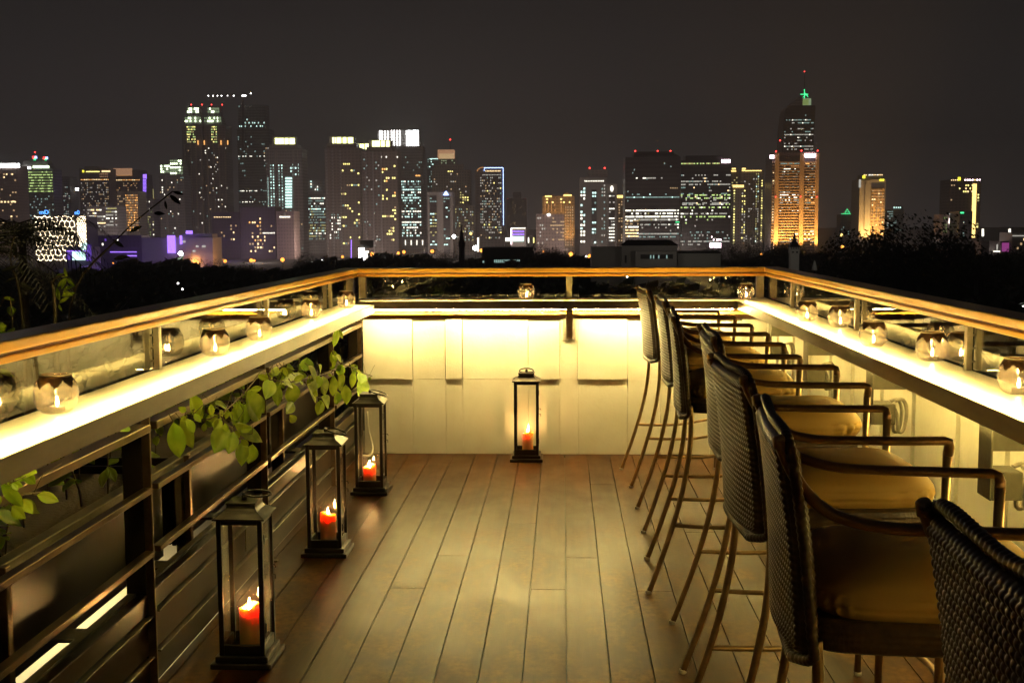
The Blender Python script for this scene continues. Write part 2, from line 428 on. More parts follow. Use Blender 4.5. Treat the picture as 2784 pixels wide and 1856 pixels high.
def post_at(w, x, y, sgn):
    o = empty('post', off(w, x, y, HC)); o.parent = w
    for nm, a, b, t in (('inner_flat', .002, .022, .014), ('outer_flat', -.032, -.012, .016)):
        a, b = sorted((-sgn * a, -sgn * b)); q = MB(); q.box(a, b, -t, t, .0005, .149); q.build(nm, M['steel'], o, .001, 1)
    for z in (.03, .075, .12):
        q = MB(); q.tube([(-sgn * .001, 0, z), (sgn * .0115, 0, z)], .004, 6); q.build('bolt', M['steel'], o)
for i in (3, 4, 5):
    post_at(BL, XLG, YP[i], -1); post_at(BR, XRG, YP[i], 1)
def far_post(x, w=.042):
    o = empty('post', off(BF, x, YG, HC)); o.parent = BF
    q = MB(); q.box(-w / 2, w / 2, -.022, -.004, .0005, .149); q.build('inner_flat', M['steel'], o, .001, 1)
    q = MB(); q.box(-w / 2, w / 2, .009, .028, .0005, .149); q.build('outer_flat', M['steel'], o, .001, 1)
far_post(.045); far_post(-1.385, .05); far_post(1.345, .05)
def pane(w, x0, x1, y0, y1):
    dx, dy = w.location.x, w.location.y
    q = MB(); q.box(x0 - dx, x1 - dx, y0 - dy, y1 - dy, 1.066, 1.2075); q.build('glass_pane', M['glass'], w)
seq = [-3.2] + YP[2:] + [YG - .03]
for a, b in zip(seq[:-1], seq[1:]):
    pane(BL, XLG - .010, XLG - .004, a + .02, b - .02); pane(BR, XRG + .003, XRG + .009, a + .02, b - .02)
pane(BF, -1.355, .02, YG - .001, YG + .005); pane(BF, .07, 1.315, YG - .001, YG + .005)

# ------------------------------------------------------------ plant fence on the fence side
def fence():
    w = empty('slat_fence', (-1.36, 0, 0), 0, 'dark metal and timber plant fence under the glowing counter with the vine', 'fence')
    X0 = -.018
    spans = [(-3.2, .74), (.80, 2.24), (2.32, 3.79), (3.85, 5.31), (5.37, 6.92), (6.98, 7.92)]
    for z in (.905, .693, .479, .255, .115):
        for a, b in spans:
            q = MB()
            if z > .8: q.box(X0 - .036, X0 + .018, a, b, z - .026, z)
            elif z > .3: q.box(X0 - .016, X0 + .016, a, b, z - .02, z)
            else: q.box(X0 - .012, X0 + .006, a, b, z - .006, z)
            q.build('rail', M['fencerail'] if z > .3 else M['greymetal'], w, .002, 1)
    for z0, z1 in ((.001, .107), (.117, .247), (.258, .325)):
        q = MB(); q.box(X0 - .052, X0 - .014, -3.2, 7.93, z0, z1); q.build('skirting_board', M['skirt'], w, .003, 1)
    q = MB(); q.box(X0 - .082, X0 - .0522, -3.2, 7.93, .300, .330); q.build('sill', M['greymetal'], w, .002, 1)
    q = MB(); q.box(X0 - .165, X0 - .118, -3.2, 7.93, .600, .655); q.build('planter_beam', M['greymetal'], w, .003, 1)
    for y in (.77, 2.28, 3.82, 5.34, 6.95, 7.935):
        q = MB(); q.box(X0 - .085, X0 - .017 if y > 7.9 else X0 - .0165, y - .028, y + .028, .0, 1.0); q.build('post', M['darkpost'], w, .002, 1)
        q = MB(); q.box(X0 - .0160, X0 + .012, y - .03, y - .018, .0, 1.0); q.build('upright_flat', M['fencerail'], w, .001, 1)
        q = MB(); q.box(X0 + .012, X0 + .05, y - .04, y - .008, .0, .008); q.build('base_foot', M['greymetal'], w, .002, 1)
    for y in (1.9, 2.75, 3.45, 4.2, 4.95, 5.7, 6.45, 7.3):
        q = MB(); q.box(X0 - .20, X0 - .0825, y - .05, y + .05, .300, .312); q.build('bearer', M['greymetal'], w, .002, 1)
    for y in (1.5, 3.02, 4.55, 6.1, 7.45):
        q = MB(); q.box(X0 - .16, X0 - .115, y - .022, y + .022, .200, .5995); q.build('stud', M['greymetal'], w, .002, 1)
        q = MB(); q.box(X0 - .112, X0 - .09, y - .05, y - .02, .200, .66); q.build('stud', M['fencerail'], w, .002, 1)
    q = MB(); q.box(X0 - .0135, X0 - .0105, 5.0, 5.07, .135, .235); q.build('socket_plate', M['greymetal'], w, .001, 1)
fence()
def planters():
    k = 0
    lb = ['black planter trough of dark foliage behind the fence, nearest the camera', 'black planter trough behind the fence level with the nearest lantern',
          'black planter trough behind the fence level with the middle lantern', 'black planter trough behind the fence at the far corner']
    for y0, y1 in ((1.6, 3.0), (3.1, 4.5), (4.65, 6.05), (6.2, 7.6)):
        e = empty('planter', (-1.78, (y0 + y1) / 2, .42), 0, lb[k], 'planter', 'planter troughs behind the fence')
        h = (y1 - y0) / 2; q = MB()
        q.box(-.2, -.18, -h, h, -.165, .20); q.box(.18, .20, -h, h, -.165, .20); q.box(-.18, .18, -h, -h + .02, -.16, .2); q.box(-.18, .18, h - .02, h, -.16, .2); q.box(-.18, .18, -h + .02, h - .02, -.155, .13)
        q.build('trough', M['trough'], e, .004, 1)
        q = MB(); q.box(-.179, .179, -h + .021, h - .021, .1305, .17); q.build('soil', M['soil'], e)
        k += 1
planters()

# vines -------------------------------------------------------
def leaf(mb, base, tip, width, nrm, fold=.18, curl=.12):
    base = Vector(base); tip = Vector(tip); ax = tip - base; l = ax.length; ax.normalize()
    n = Vector(nrm); n = (n - ax * n.dot(ax)).normalized(); s = ax.cross(n)
    prof = [0, .55, .86, 1.0, .97, .80, .48, .0]; nu = 6
    b = len(mb.v)
    for j, w in enumerate(prof):
        t = j / (len(prof) - 1)
        for i in range(nu + 1):
            u = i / nu * 2 - 1
            rib = .035 * (abs(abs(u) - .5) < .2) * width
            p = base + ax * (t * l) + s * (u * w * width / 2) + n * (abs(u) * w * width * fold - curl * l * t * t + rib - .02 * width * (abs(u) < .1))
            mb.v.append(tuple(p))
    for j in range(len(prof) - 1):
        for i in range(nu):
            a = b + j * (nu + 1) + i; mb.face((a, a + 1, a + nu + 2, a + nu + 1), 0, True)

def vine(label, xpl, stems, leaves, org, sc_):
    e = empty('climbing_vine', (-1.7, stems[0][0][1] if False else 0, .75), 0, label, 'vine', 'vines growing out of the planters')
    off = Vector((-1.7, 0, .75))
    def T(zx, zy, dx=0): return onx(org[0] + zx * sc_, org[1] + zy * sc_, xpl + dx) - off
    sm = MB()
    for st in stems:
        s1 = MB(); s1.tube([T(x, y, d) for x, y, d in st], .0028, 6); s1.build('stem', M['stem'], e)
    lm = MB()
    for (cx, cy, L, W, ang) in leaves:
        a = R(ang); dx, dy = math.cos(a), math.sin(a)
        j = rnd.uniform(-.03, .03)
        p = T(cx - dx * L / 2, cy - dy * L / 2, j); q = T(cx + dx * L / 2, cy + dy * L / 2, j)
        # true width at that distance, foreshortening undone
        yy = (p.y + q.y) / 2; wd = W * sc_ * yy / F * 1.35
        q = q + Vector((rnd.uniform(-.02, .02), rnd.uniform(-.008, .008), 0))
        leaf(lm, p, q, wd, (rnd.uniform(.3, .7), -1, rnd.uniform(.1, .5)), rnd.uniform(.05, .22), rnd.uniform(-.05, .12))
        sm.tube([p, p + (p - q).normalized() * .02 + Vector((-.012, 0, .008))], .0016, 5)
    for st in stems:
        P = [T(x, y, d) for x, y, d in st]
        for i in range(len(P) - 1):
            for k in range(2):
                p = P[i].lerp(P[i + 1], rnd.random()); d = Vector((rnd.uniform(-.5, .9), rnd.uniform(-.7, .7), rnd.uniform(-1, .35))).normalized(); l = rnd.uniform(.022, .06)
                s0 = p + d * .015; sm.tube([p, s0], .0013, 5); leaf(lm, s0, s0 + d * l, l * .55, (rnd.uniform(.2, 1), -1, rnd.uniform(-.2, .6)), .15, .15)
            q_ = P[i].lerp(P[i + 1], .5); sm.tube([q_, q_ + Vector((rnd.uniform(0, .05), rnd.uniform(-.06, .06), rnd.uniform(-.02, .07))), q_ + Vector((rnd.uniform(.02, .07), rnd.uniform(-.1, .1), rnd.uniform(.0, .1)))], .0011, 5)
    lm.merge(sm).build('leaves', [M['leaf'], M['stem']], e)
    return e
A = (350, 1000); S = .2551
vine('vine with broad hanging leaves, middle of the three between the fence posts', -1.325,
     [[(1360, 110, 0), (1230, 270, 0), (1060, 430, 0), (870, 540, 0), (700, 560, -.1)], [(960, 490, 0), (1060, 600, 0), (1150, 690, 0), (1180, 760, 0)]],
     [(1320, 400, 340, 190, 62), (1160, 500, 250, 90, 95), (1240, 500, 250, 110, 100), (1000, 500, 130, 60, 60), (1065, 490, 110, 45, 80),
      (1000, 760, 320, 170, 105), (1085, 800, 250, 120, 105), (1250, 690, 330, 110, 38), (1195, 915, 270, 110, 100), (1320, 915, 210, 120, 90), (960, 600, 130, 80, 110)], A, S)
vine('small sprig of pale leaves hanging from the fence post under the counter', -1.325,
     [[(600, 500, 0), (640, 470, 0), (690, 440, 0), (740, 400, -.15)]],
     [(490, 765, 380, 150, 86), (610, 700, 330, 110, 70), (700, 395, 240, 130, 68), (625, 550, 70, 50, 75)], A, S)
A4 = (700, 700)
vine('thick leafy vine spilling through the fence above the two farther lanterns', -1.315,
     [[(780, 960, 0), (830, 1080, 0), (900, 1140, 0), (760, 1220, 0), (560, 1290, 0), (330, 1330, 0), (130, 1300, 0), (90, 1180, -.1)], [(900, 1140, 0), (1040, 1180, 0), (1120, 1230, 0), (1250, 1270, .02), (1350, 1320, .04)], [(500, 1320, 0), (620, 1480, 0), (700, 1500, 0)]],
     [(845, 860, 190, 60, 95), (875, 820, 110, 30, 80), (812, 1065, 160, 75, 88), (880, 1075, 110, 60, 30), (525, 1140, 150, 110, -85), (390, 1290, 210, 90, 160), (590, 1240, 200, 90, 60),
      (690, 1195, 140, 60, 55), (190, 1215, 110, 60, 120), (290, 1220, 120, 40, 70), (100, 1400, 230, 120, 112), (190, 1460, 260, 90, 92), (385, 1450, 230, 130, 78), (590, 1430, 200, 160, 50), (730, 1370, 230, 90, 70),
      (820, 1365, 230, 80, 82), (900, 1330, 240, 100, 70), (900, 1200, 120, 80, 95), (1025, 1200, 140, 80, 60), (1100, 1280, 140, 90, 100), (1130, 1390, 200, 120, 110), (1380, 1385, 150, 60, 75),
      (750, 1540, 190, 100, 40), (1020, 1300, 180, 60, 92), (930, 1460, 210, 90, 95), (310, 1350, 120, 80, 200), (460, 1300, 150, 90, 35), (560, 1330, 150, 90, 80), (650, 1330, 150, 80, 95), (860, 1500, 170, 70, 80),
      (180, 1220, 90, 50, 30), (15, 1560, 250, 110, 60), (670, 1600, 160, 80, 100), (330, 1600, 150, 90, 130), (360, 1720, 100, 70, 70)], A4, S)
vine('pale pointed leaves poking over the fence rail nearest the camera', -1.30,
     [[(-60, 900, 0), (30, 820, 0), (140, 740, 0), (220, 690, -.04)], [(40, 1080, -.05), (250, 950, -.02), (460, 930, -.1)]],
     [(85, 960, 300, 105, 58), (265, 770, 180, 90, 55), (160, 880, 210, 75, 38), (60, 800, 90, 60, 100), (165, 780, 110, 60, 60), (-30, 1000, 200, 90, 80), (1290, 255, 170, 100, 165)], (0, 1100), .2551)

def bush(label, y0, y1, x0, x1, z0, z1, n, seed, size=.07, nm='planter_shrub'):
    r = random.Random(seed); e = empty(nm, ((x0 + x1) / 2, (y0 + y1) / 2, z0), 0, label, 'plant', 'dark plants in the planters')
    lm = MB(); sm = MB(); c = Vector(((x0 + x1) / 2, (y0 + y1) / 2, z0))
    for k in range(n // 6):
        bx = Vector((r.uniform(x0, x1), r.uniform(y0, y1), z0)) - c
        h = r.uniform(.5, 1) * (z1 - z0); lean = Vector((r.uniform(-.1, .1), r.uniform(-.1, .1), 0))
        pts = [bx + lean * t * t * h * 3 + Vector((0, 0, h * t)) for t in (0, .35, .7, 1)]
        sm.tube(pts, .003, 5)
        for q in range(6):
            t = r.uniform(.25, 1); p = bx + lean * t * t * h * 3 + Vector((0, 0, h * t))
            a = r.uniform(0, 2 * PI); d = Vector((math.cos(a), math.sin(a), r.uniform(-.8, .4))).normalized()
            l = size * r.uniform(.7, 1.4)
            leaf(lm, p, p + d * l, l * .5, (r.uniform(-.5, .5), -.6, 1), .1, .1)
    lm.merge(sm).build('leaves', [M['leaf'], M['stem']], e)
bush('dim shrub in the planter nearest the camera, under the first rail', 1.8, 3.0, -1.9, -1.62, 0.58, .94, 230, 1)
bush('dim shrub in the planter behind the nearest lantern', 3.1, 4.5, -1.9, -1.62, 0.58, .96, 110, 2)
bush('dim shrub in the planter behind the middle lantern', 4.65, 6.05, -1.9, -1.6, .58, .96, 110, 3)
bush('dim shrub in the planter at the far corner of the fence', 6.2, 7.6, -1.9, -1.6, .58, .95, 110, 4)

# ------------------------------------------------------------ lanterns with candles
def make_lantern():
    e = empty('candle_lantern', (0, 0, 0))
    q = MB(); q.box(-.1085, .1085, -.1085, .1085, 0, .020); q.build('base', M['lantern'], e, .004, 2)
    q = MB(); q.box(-.094, .094, -.094, .094, .0203, .042); q.build('base_step', M['lantern'], e, .004, 2)
    q = MB(); W = .081; p = .0165
    for sx in (-1, 1):
        for sy in (-1, 1):
            x0, x1 = sorted((sx * W, sx * (W - p))); y0, y1 = sorted((sy * W, sy * (W - p)))
            q.box(x0, x1, y0, y1, .0423, .530)
    for z0, z1 in ((.0423, .080), (.512, .530)):
        for s in (-1, 1):
            a, b = sorted((s * (W - .001), s * (W - .013)))
            q.box(-W + p, W - p, a, b, z0, z1); q.box(a, b, -W + p, W - p, z0, z1)
    q.build('frame', M['lantern'], e, .0015, 1)
    for k in range(4):
        q = MB(); T = Matrix.Rotation(k * PI / 2, 4, 'Z'); q.box(-W + p, W - p, W - .008, W - .0055, .0805, .5115, M=T); q.build('glass_pane', M['lglass'], e)
    q = MB(); q.box(-.0925, .0925, -.0925, .0925, .5303, .5375); q.build('roof_plate', M['lantern'], e, .002, 2)
    q = MB(); rr = [(.0905, .5378), (.078, .545), (.060, .555), (.052, .566), (.050, .578), (.054, .580), (.054, .586)]
    b = 0
    for r, z in rr:
        q.v += [(-r, -r, z), (r, -r, z), (r, r, z), (-r, r, z)]
    for i in range(len(rr) - 1):
        for k in range(4): q.face((i * 4 + k, i * 4 + (k + 1) % 4, i * 4 + 4 + (k + 1) % 4, i * 4 + 4 + k))
    k = (len(rr) - 1) * 4; q.face((k, k + 1, k + 2, k + 3)); q.build('roof', M['lantern'], e, .0015, 1)
    q = MB(); q.lathe([(.009, .5863), (.009, .600), (.005, .606), (.0001, .608)], n=12); q.build('finial', M['lantern'], e)
    q = MB(); W2 = W + .0003
    q.box(W2, W2 + .004, -.062, -.056, .44, .475); q.box(W2, W2 + .004, -.062, -.056, .12, .155); q.build('hinge', M['lantern'], e, .001, 1)
    q = MB(); q.tube([(W2 + .001, .05, .335), (W2 + .010, .05, .335), (W2 + .014, .05, .325)], .0022, 6); q.tube([(W2 + .001, .045, .30), (W2 + .012, .045, .30), (W2 + .012, .045, .285)], .0022, 6); q.build('latch', M['lantern'], e)
    return e
lan = make_lantern()
def ring(e, kind):
    q = MB(); n = 28
    def pt(t):
        a = 2 * PI * t
        if kind == 'up': return (.046 * math.cos(a), .006, .596 + .016 * math.sin(a))
        x, y = .050 + .050 * math.cos(a), .050 * math.sin(a)
        z = .604 + (-.30 * (x) if kind == 'droop' else .01 - .06 * x)
        return (x, y - .01, z)
    q.tube([pt(i / n) for i in range(n + 1)], .0035, 8, cap=False); q.build('ring_handle', M['lantern'], e)
ls = [((-1.134, 4.075), 'droopless', 'black glass lantern nearest the camera, its ring handle lying flat', 0),
      ((-1.125, 5.478), 'droop', 'black glass lantern in the middle of the row along the fence', 0),
      ((-1.125, 6.775), 'droop', 'black glass lantern at the far end of the fence, under the vine', 0),
      ((-.241, 7.755), 'up', 'black glass lantern alone against the white end wall', 0)]
rings = []
for i, ((x, y), kd, lb, rz) in enumerate(ls):
    o = lan if i == 0 else copy_tree(lan)
    o.location = (x, y, .0005); tag(o, lb, 'lantern', 'black candle lanterns standing on the deck'); rings.append((o, kd))
for o, kd in rings: ring(o, kd)

def waxmat(name, col, sss=1.0):
    m, N, L, b = newmat(name)
    b.inputs['Base Color'].default_value = (*col, 1); b.inputs['Roughness'].default_value = .45
    b.inputs['Subsurface Weight'].default_value = sss
    b.inputs['Subsurface Radius'].default_value = (1, .42, .12); b.inputs['Subsurface Scale'].default_value = .028
    return m
M['redwax'] = waxmat('red_candle_wax', (.78, .38, .17)); M['orangewax'] = waxmat('orange_candle_wax', (.82, .50, .28))
def candle(x, y, z, r, h, mat, lbl, fh, seed, show=True):
    e = empty('pillar_candle', (x, y, z), 0, lbl, 'candle', 'pillar candles inside the lanterns')
    rg = random.Random(seed); ph = rg.uniform(0, 6)
    q = MB(); n = 32
    rings_ = [(r * .985, 0, 0), (r, .006, 0), (r, h * .5, 0), (r * 1.0, h - .012, .6), (r * .985, h, 1), (r * .90, h - .001, 1), (r * .80, h - .012, .7), (r * .5, h - .026, .2), (r * .08, h - .028, 0)]
    for rr, zz, k in rings_:
        for i in range(n):
            a = 2 * PI * i / n
            dz = k * (.009 * math.sin(a + ph) + .004 * math.sin(3 * a + ph * 2))
            q.v.append((rr * math.cos(a), rr * math.sin(a), zz + dz))
    for j in range(len(rings_) - 1):
        for i in range(n): q.face((j * n + i, j * n + (i + 1) % n, (j + 1) * n + (i + 1) % n, (j + 1) * n + i), 0, True)
    q.face(list(range(n))[::-1]); k = (len(rings_) - 1) * n; q.face([k + i for i in range(n)])
    q.build('wax', mat, e)
    q = MB(); q.tube([(0, 0, h - .030), (.001, 0, h - .015)], .0012, 6); q.build('wick', M['darkpost'], e)
    z0 = h - .018
    q = MB(); q.lathe([(.0005, z0), (.0035, z0 + .004), (.0055, z0 + .012), (.005, z0 + .021), (.0032, z0 + .031), (.0012, z0 + .040), (.0002, z0 + .046)], n=12)
    q.build('flame', M['flame'], e)
    return e
candle(-1.128, 4.085, .0430, .0375, .155, M['redwax'], 'red pillar candle burning in the lantern nearest the camera', 1, 3)
candle(-1.120, 5.470, .0430, .0375, .150, M['redwax'], 'red pillar candle burning in the middle lantern by the fence', 1, 5)
candle(-1.135, 6.775, .0430, .0370, .115, M['orangewax'], 'short orange candle burning in the lantern under the vine', 1, 8)
candle(-.233, 7.755, .0430, .0365, .140, M['orangewax'], 'tall candle burning in the lantern against the white end wall', 1, 11)

# ------------------------------------------------------------ jars with tealights
def make_jar():
    e = empty('glass_jar', (0, 0, 0))
    q = MB()
    out = [(.026, .0), (.038, .004), (.050, .018), (.0565, .038), (.0575, .055), (.053, .076), (.044, .092), (.0375, .100), (.0385, .104)]
    inn = [(.0365, .103), (.0355, .099), (.042, .091), (.051, .075), (.0555, .055), (.0545, .038), (.048, .020), (.036, .007), (.0001, .005)]
    q.lathe(out + inn, n=32); q.face(list(range(32))[::-1]); q.build('bowl', M['jarglass'], e)
    q = MB(); n = 72; rim = [(.0395, .103), (.0392, .099)]
    def prof(z):
        P = [(.104, .0392), (.099, .0392), (.092, .0452), (.084, .0502), (.076, .0540), (.068, .0564), (.062, .0575)]
        for (za, ra), (zb, rb) in zip(P[:-1], P[1:]):
            if z <= za and z >= zb: return ra + (rb - ra) * (za - z) / (za - zb)
        return .0585
    for i in range(n + 1):
        a = 2 * PI * i / n
        t = (i % 9) / 9; low = .066 + .022 * abs(2 * t - 1) ** .8 + .0035 * (i % 2)
        for k in range(5):
            z = .104 + (low - .104) * k / 4; r = prof(z) + .0008
            q.v.append((r * math.cos(a), r * math.sin(a), z))
    for i in range(n):
        for k in range(4): q.face((i * 5 + k, i * 5 + 5 + k, i * 5 + 6 + k, i * 5 + k + 1), 0, False)
    o = q.build('collar', M['collar'], e)
    q = MB(); q.tube([(.0395 * math.cos(2 * PI * i / 32), .0395 * math.sin(2 * PI * i / 32), .1045) for i in range(33)], .0018, 6, cap=False); q.build('rim_ring', M['steel'], e)
    return e
def make_tea():
    e = empty('tealight', (0, 0, 0))
    q = MB(); q.lathe([(.0185, 0), (.019, .001), (.019, .014), (.0185, .014), (.0182, .012), (.0001, .0115)], n=20); q.build('cup', M['tin'], e)
    q = MB(); q.lathe([(.0003, .013), (.003, .017), (.0042, .023), (.0032, .031), (.0012, .038), (.0002, .042)], n=10); q.build('flame', M['tflame'], e)
    return e
jar = make_jar(); tea = make_tea()
JP = [(-1.352, 3.06, 'largest on the fence counter'), (-1.34, 4.46, 'second on the fence counter'),
      (-1.325, 5.07, 'third on the fence counter, before a glass post'), (-1.36, 6.30, 'fourth on the fence counter'), (-1.32, 7.12, 'at the far corner end of the fence counter'),
      (-.247, 7.97, 'alone above the single lantern'), (1.225, 7.93, 'at the corner of the far and stool counters'),
      (1.255, 6.10, 'on the stool counter, third from its corner'), (1.335, 5.72, 'on the stool counter, fourth from its corner'), (1.255, 4.80, 'on the stool counter near the middle stools'),
      (1.335, 4.30, 'against the glass on the stool counter'), (1.325, 3.46, 'on the stool counter, cut by the frame')]
for i, (x, y, l) in enumerate(JP):
    o = jar if i == 0 else copy_tree(jar); o.location = (x, y, HC + .0008); o.rotation_euler.z = i * .37
    tag(o, 'round glass jar with brown collar ' + l, 'jar', 'round glass jars on the counters')
    t = tea if i == 0 else copy_tree(tea); t.location = (x + .002, y, HC + .0062)
    tag(t, 'tiny tealight burning inside the jar ' + l, 'tealight', 'tealights inside the jars')

# ------------------------------------------------------------ bar stools
def smooth(pts, n=4):
    P = [Vector(p) for p in pts]; out = []
    for i in range(len(P) - 1):
        a = P[max(i - 1, 0)]; b = P[i]; c = P[i + 1]; d = P[min(i + 2, len(P) - 1)]
        for k in range(n):
            t = k / n
            out.append(tuple(.5 * ((2 * b) + (c - a) * t + (2 * a - 5 * b + 4 * c - d) * t * t + (3 * b - a - 3 * c + d) * t ** 3)))
    out.append(tuple(P[-1])); return out
def weave(u, v, cu, cv, amp):
    a = u * cu; b = v * cv
    col = int(math.floor(a)); row = int(math.floor(b)); fa = a - col; fb = b - row
    h = math.sqrt(max(0, 1 - (2 * fb - 1) ** 2)) * (.45 + .55 * math.sin(PI * (fa + (row % 2) * .0)) ** .8)
    g = .35 * math.sqrt(max(0, 1 - (2 * fa - 1) ** 2))
    return amp * max(h, g)
def make_stool():
    e = empty('bar_stool', (0, 0, 0))
    hw = .262
    # back shell: u across the width, v upwards; leans away from the counter
    def X(v, u): return .549 - .052 * v - .03 * (1 - (2 * u - 1) ** 2) * (1 - .8 * v) + .008 * math.sin(PI * v)
    def shell(u, v, side, cu, cv, amp):
        hwv = hw * (1 - .26 * max(0, (.13 - v) / .13) ** 2)
        y = (2 * u - 1) * (hwv - .012); z = .748 + .415 * v
        x = X(v, u)
        edge = min(1, min(u, 1 - u) * 22) * min(1, v * 18 + .1) * min(1, (1 - v) * 22)
        th = .018 * math.sqrt(edge)
        return (x - side * (th + weave(u, v, cu, cv, amp) * edge), y, z)
    q = MB(); q.grid(lambda u, v: shell(u, v, 1, 32, 28, .0062), 32 * 5, 28 * 5, sm=True)
    q.grid(lambda u, v: shell(1 - u, v, -1, 30, 28, .004), 30 * 3, 28 * 3, sm=True)
    q.build('backrest', M['wicker'], e)
    # bound edge: a roll twisted like rope
    def rim(pts, r0, name):
        pts = smooth(pts, 10); L = 0; rr = []
        for i, p in enumerate(pts):
            if i: L += (Vector(p) - Vector(pts[i - 1])).length
            rr.append(r0 * (1 + .16 * math.sin(L * 2 * PI / .011)))
        # resample so that the ripple shows
        q = MB(); dense = []; dr = []
        acc = 0
        for i in range(len(pts) - 1):
            a, b = Vector(pts[i]), Vector(pts[i + 1]); l = (b - a).length; n = max(1, int(l / .0035))
            for k in range(n):
                dense.append(tuple(a.lerp(b, k / n))); dr.append(r0 * (1 + .09 * math.sin((acc + l * k / n) * 2 * PI / .015)))
            acc += l
        dense.append(tuple(pts[-1])); dr.append(r0)
        q.tube(dense, dr, 8); q.build(name, M['wicker'], e)
    rim([(X(.0, .5), -.17, .742), (X(.02, .0), -hw * .93, .765), (X(.16, 0), -hw, .82), (X(.6, 0), -hw, 1.0), (X(.98, 0), -hw + .004, 1.163), (X(1, .5), 0, 1.172), (X(.98, 1), hw - .004, 1.163), (X(.6, 1), hw, 1.0), (X(.16, 1), hw, .82), (X(.02, 1), hw * .93, .765), (X(.0, .5), .17, .742), (X(0, .5), 0, .738), (X(.0, .5), -.17, .742)], .0105, 'edge_binding')
    # woven seat box
    def seat(u, v):
        a = 2 * PI * u; c, s_ = math.cos(a), math.sin(a); p = .28
        cx = math.copysign(abs(c) ** p, c); sy = math.copysign(abs(s_) ** p, s_)
        ins = 1 - .06 * (2 * v - 1) ** 4
        w = weave(u * 1.0, v, 120, 5, .0035)
        return (.765 + cx * (.225 * ins + w), sy * (.222 * ins + w), .765 + .062 * v)
    q = MB(); q.grid(seat, 360, 20)
    # underside
    n = 361; ring0 = list(range(0, 360)); q.face(ring0[::-1]); top = [20 * 361 + i for i in range(360)]; q.face(top)
    q.build('seat', M['wicker'], e)
    # cushion: domed squab with a pleated boxing
    def cush(u, v):
        a = 2 * PI * u; c, s_ = math.cos(a), math.sin(a); p = .42
        cx = math.copysign(abs(c) ** p, c); sy = math.copysign(abs(s_) ** p, s_)
        # v 0..1 : bottom edge, side, shoulder, crown
        if v < .35:
            t = v / .35; r = .93 + .07 * math.sin(t * PI * .75); z = .824 + .048 * t
            r += .010 * math.sin(a * 30 + 2 * math.sin(a * 3)) * math.sin(PI * t) * (1 + math.sin(a * 5 + 1)); r -= .016 * math.exp(-((t - .48) / .07) ** 2)
        else:
            t = (v - .35) / .65; r = math.cos(t * PI / 2) ** .74 * .985; z = .868 + .064 * math.sin(t * PI / 2) ** .95
            r = max(r, .001)
        return (.782 + cx * .232 * r, sy * .218 * r, z + .004 * math.sin(3 * a) * (v > .4) * r)
    q = MB(); q.grid(cush, 200, 36); q.build('cushion', M['cushion'], e)
    for s in (-1, 1):
        y = s * .245
        q = MB(); q.tube(smooth([(.556, y * .98, .80), (.560, y * .98, .71), (.548, y * .99, .56), (.512, y, .38), (.455, y * 1.02, .19), (.392, y * 1.05, .012)], 5), .0108, 10); lg = q.build('leg', M['frame'], e)
        q = MB(); q.lathe([(.0125, 0), (.0135, .003), (.0135, .012), (.0125, .014)], (.388, y * 1.05, 0), 12); q.build('foot_cap', M['foot'], lg)
        q = MB(); q.tube([(.998, y, .985), (.996, y, .60), (.990, y, .014)], .0115, 10); lg = q.build('leg', M['frame'], e)
        q = MB(); q.lathe([(.0125, 0), (.0135, .003), (.0135, .012), (.0125, .014)], (.990, y, 0), 12); q.build('foot_cap', M['foot'], lg)
        ya = s * .262
        pts = smooth([(.482, ya * .97, 1.168), (.498, ya, 1.128), (.527, ya, 1.080), (.574, ya, 1.040), (.65, ya, 1.019), (.75, ya, 1.014), (.90, ya, 1.012)], 6) + [(.985, ya * .985, 1.012), (.9965, ya * .975, 1.008), (1.0, ya * .96, .996), (.999, ya * .94, .975)]
        q = MB(); q.tube(pts, .0135, 10, flat=.85); q.build('armrest', M['armm'], e)
        q = MB(); q.tube(smooth([(.482, y, .295), (.62, y * 1.02, .290), (.76, y * 1.03, .293), (.88, y * 1.02, .312), (.985, y, .333)], 5), .0088, 8); q.build('stretcher', M['frame'], e)
    q = MB(); q.tube(smooth([(.988, -.235, .334), (1.03, -.16, .334), (1.055, -.05, .334), (1.055, .05, .334), (1.03, .16, .334), (.988, .235, .334)], 5), .0095, 8); q.build('footrest', M['frame'], e)
    for s in (-1, 1):
        q2 = MB(); q2.tube([(.483, s * .256, 1.155), (.480, s * .256, 1.174), (.479, s * .256, 1.178)], [.0115, .0115, .007], 10); q2.build('post_cap', M['frame'], e)
    return e
st = make_stool()
SP = [(7.195, 0, 3.5, 'dark wicker bar stool farthest from the camera, against the white end wall'), (6.135, .022, 0, 'dark wicker bar stool second from the white end wall'),
      (5.12, -.01, -3.3, 'dark wicker bar stool third from the white end wall'), (4.24, .035, -1.3, 'dark wicker bar stool fourth from the white end wall, mid row'),
      (3.20, -.04, 2, 'dark wicker bar stool third from the camera'), (2.32, -.075, -5, 'dark wicker bar stool second from the camera, cushion in deep shade'),
      (1.345, .012, 0, 'dark wicker bar stool nearest the camera, only its woven back in the frame')]
for i, (y, dx, rz, lb) in enumerate(SP):
    o = st if i == 0 else copy_tree(st); c_x = .75; o.location = (dx + c_x * (1 - math.cos(R(rz))), y - c_x * math.sin(R(rz)), .0003); o.rotation_euler.z = R(rz)
    tag(o, lb, 'bar stool', 'wicker bar stools in a row at the counter')

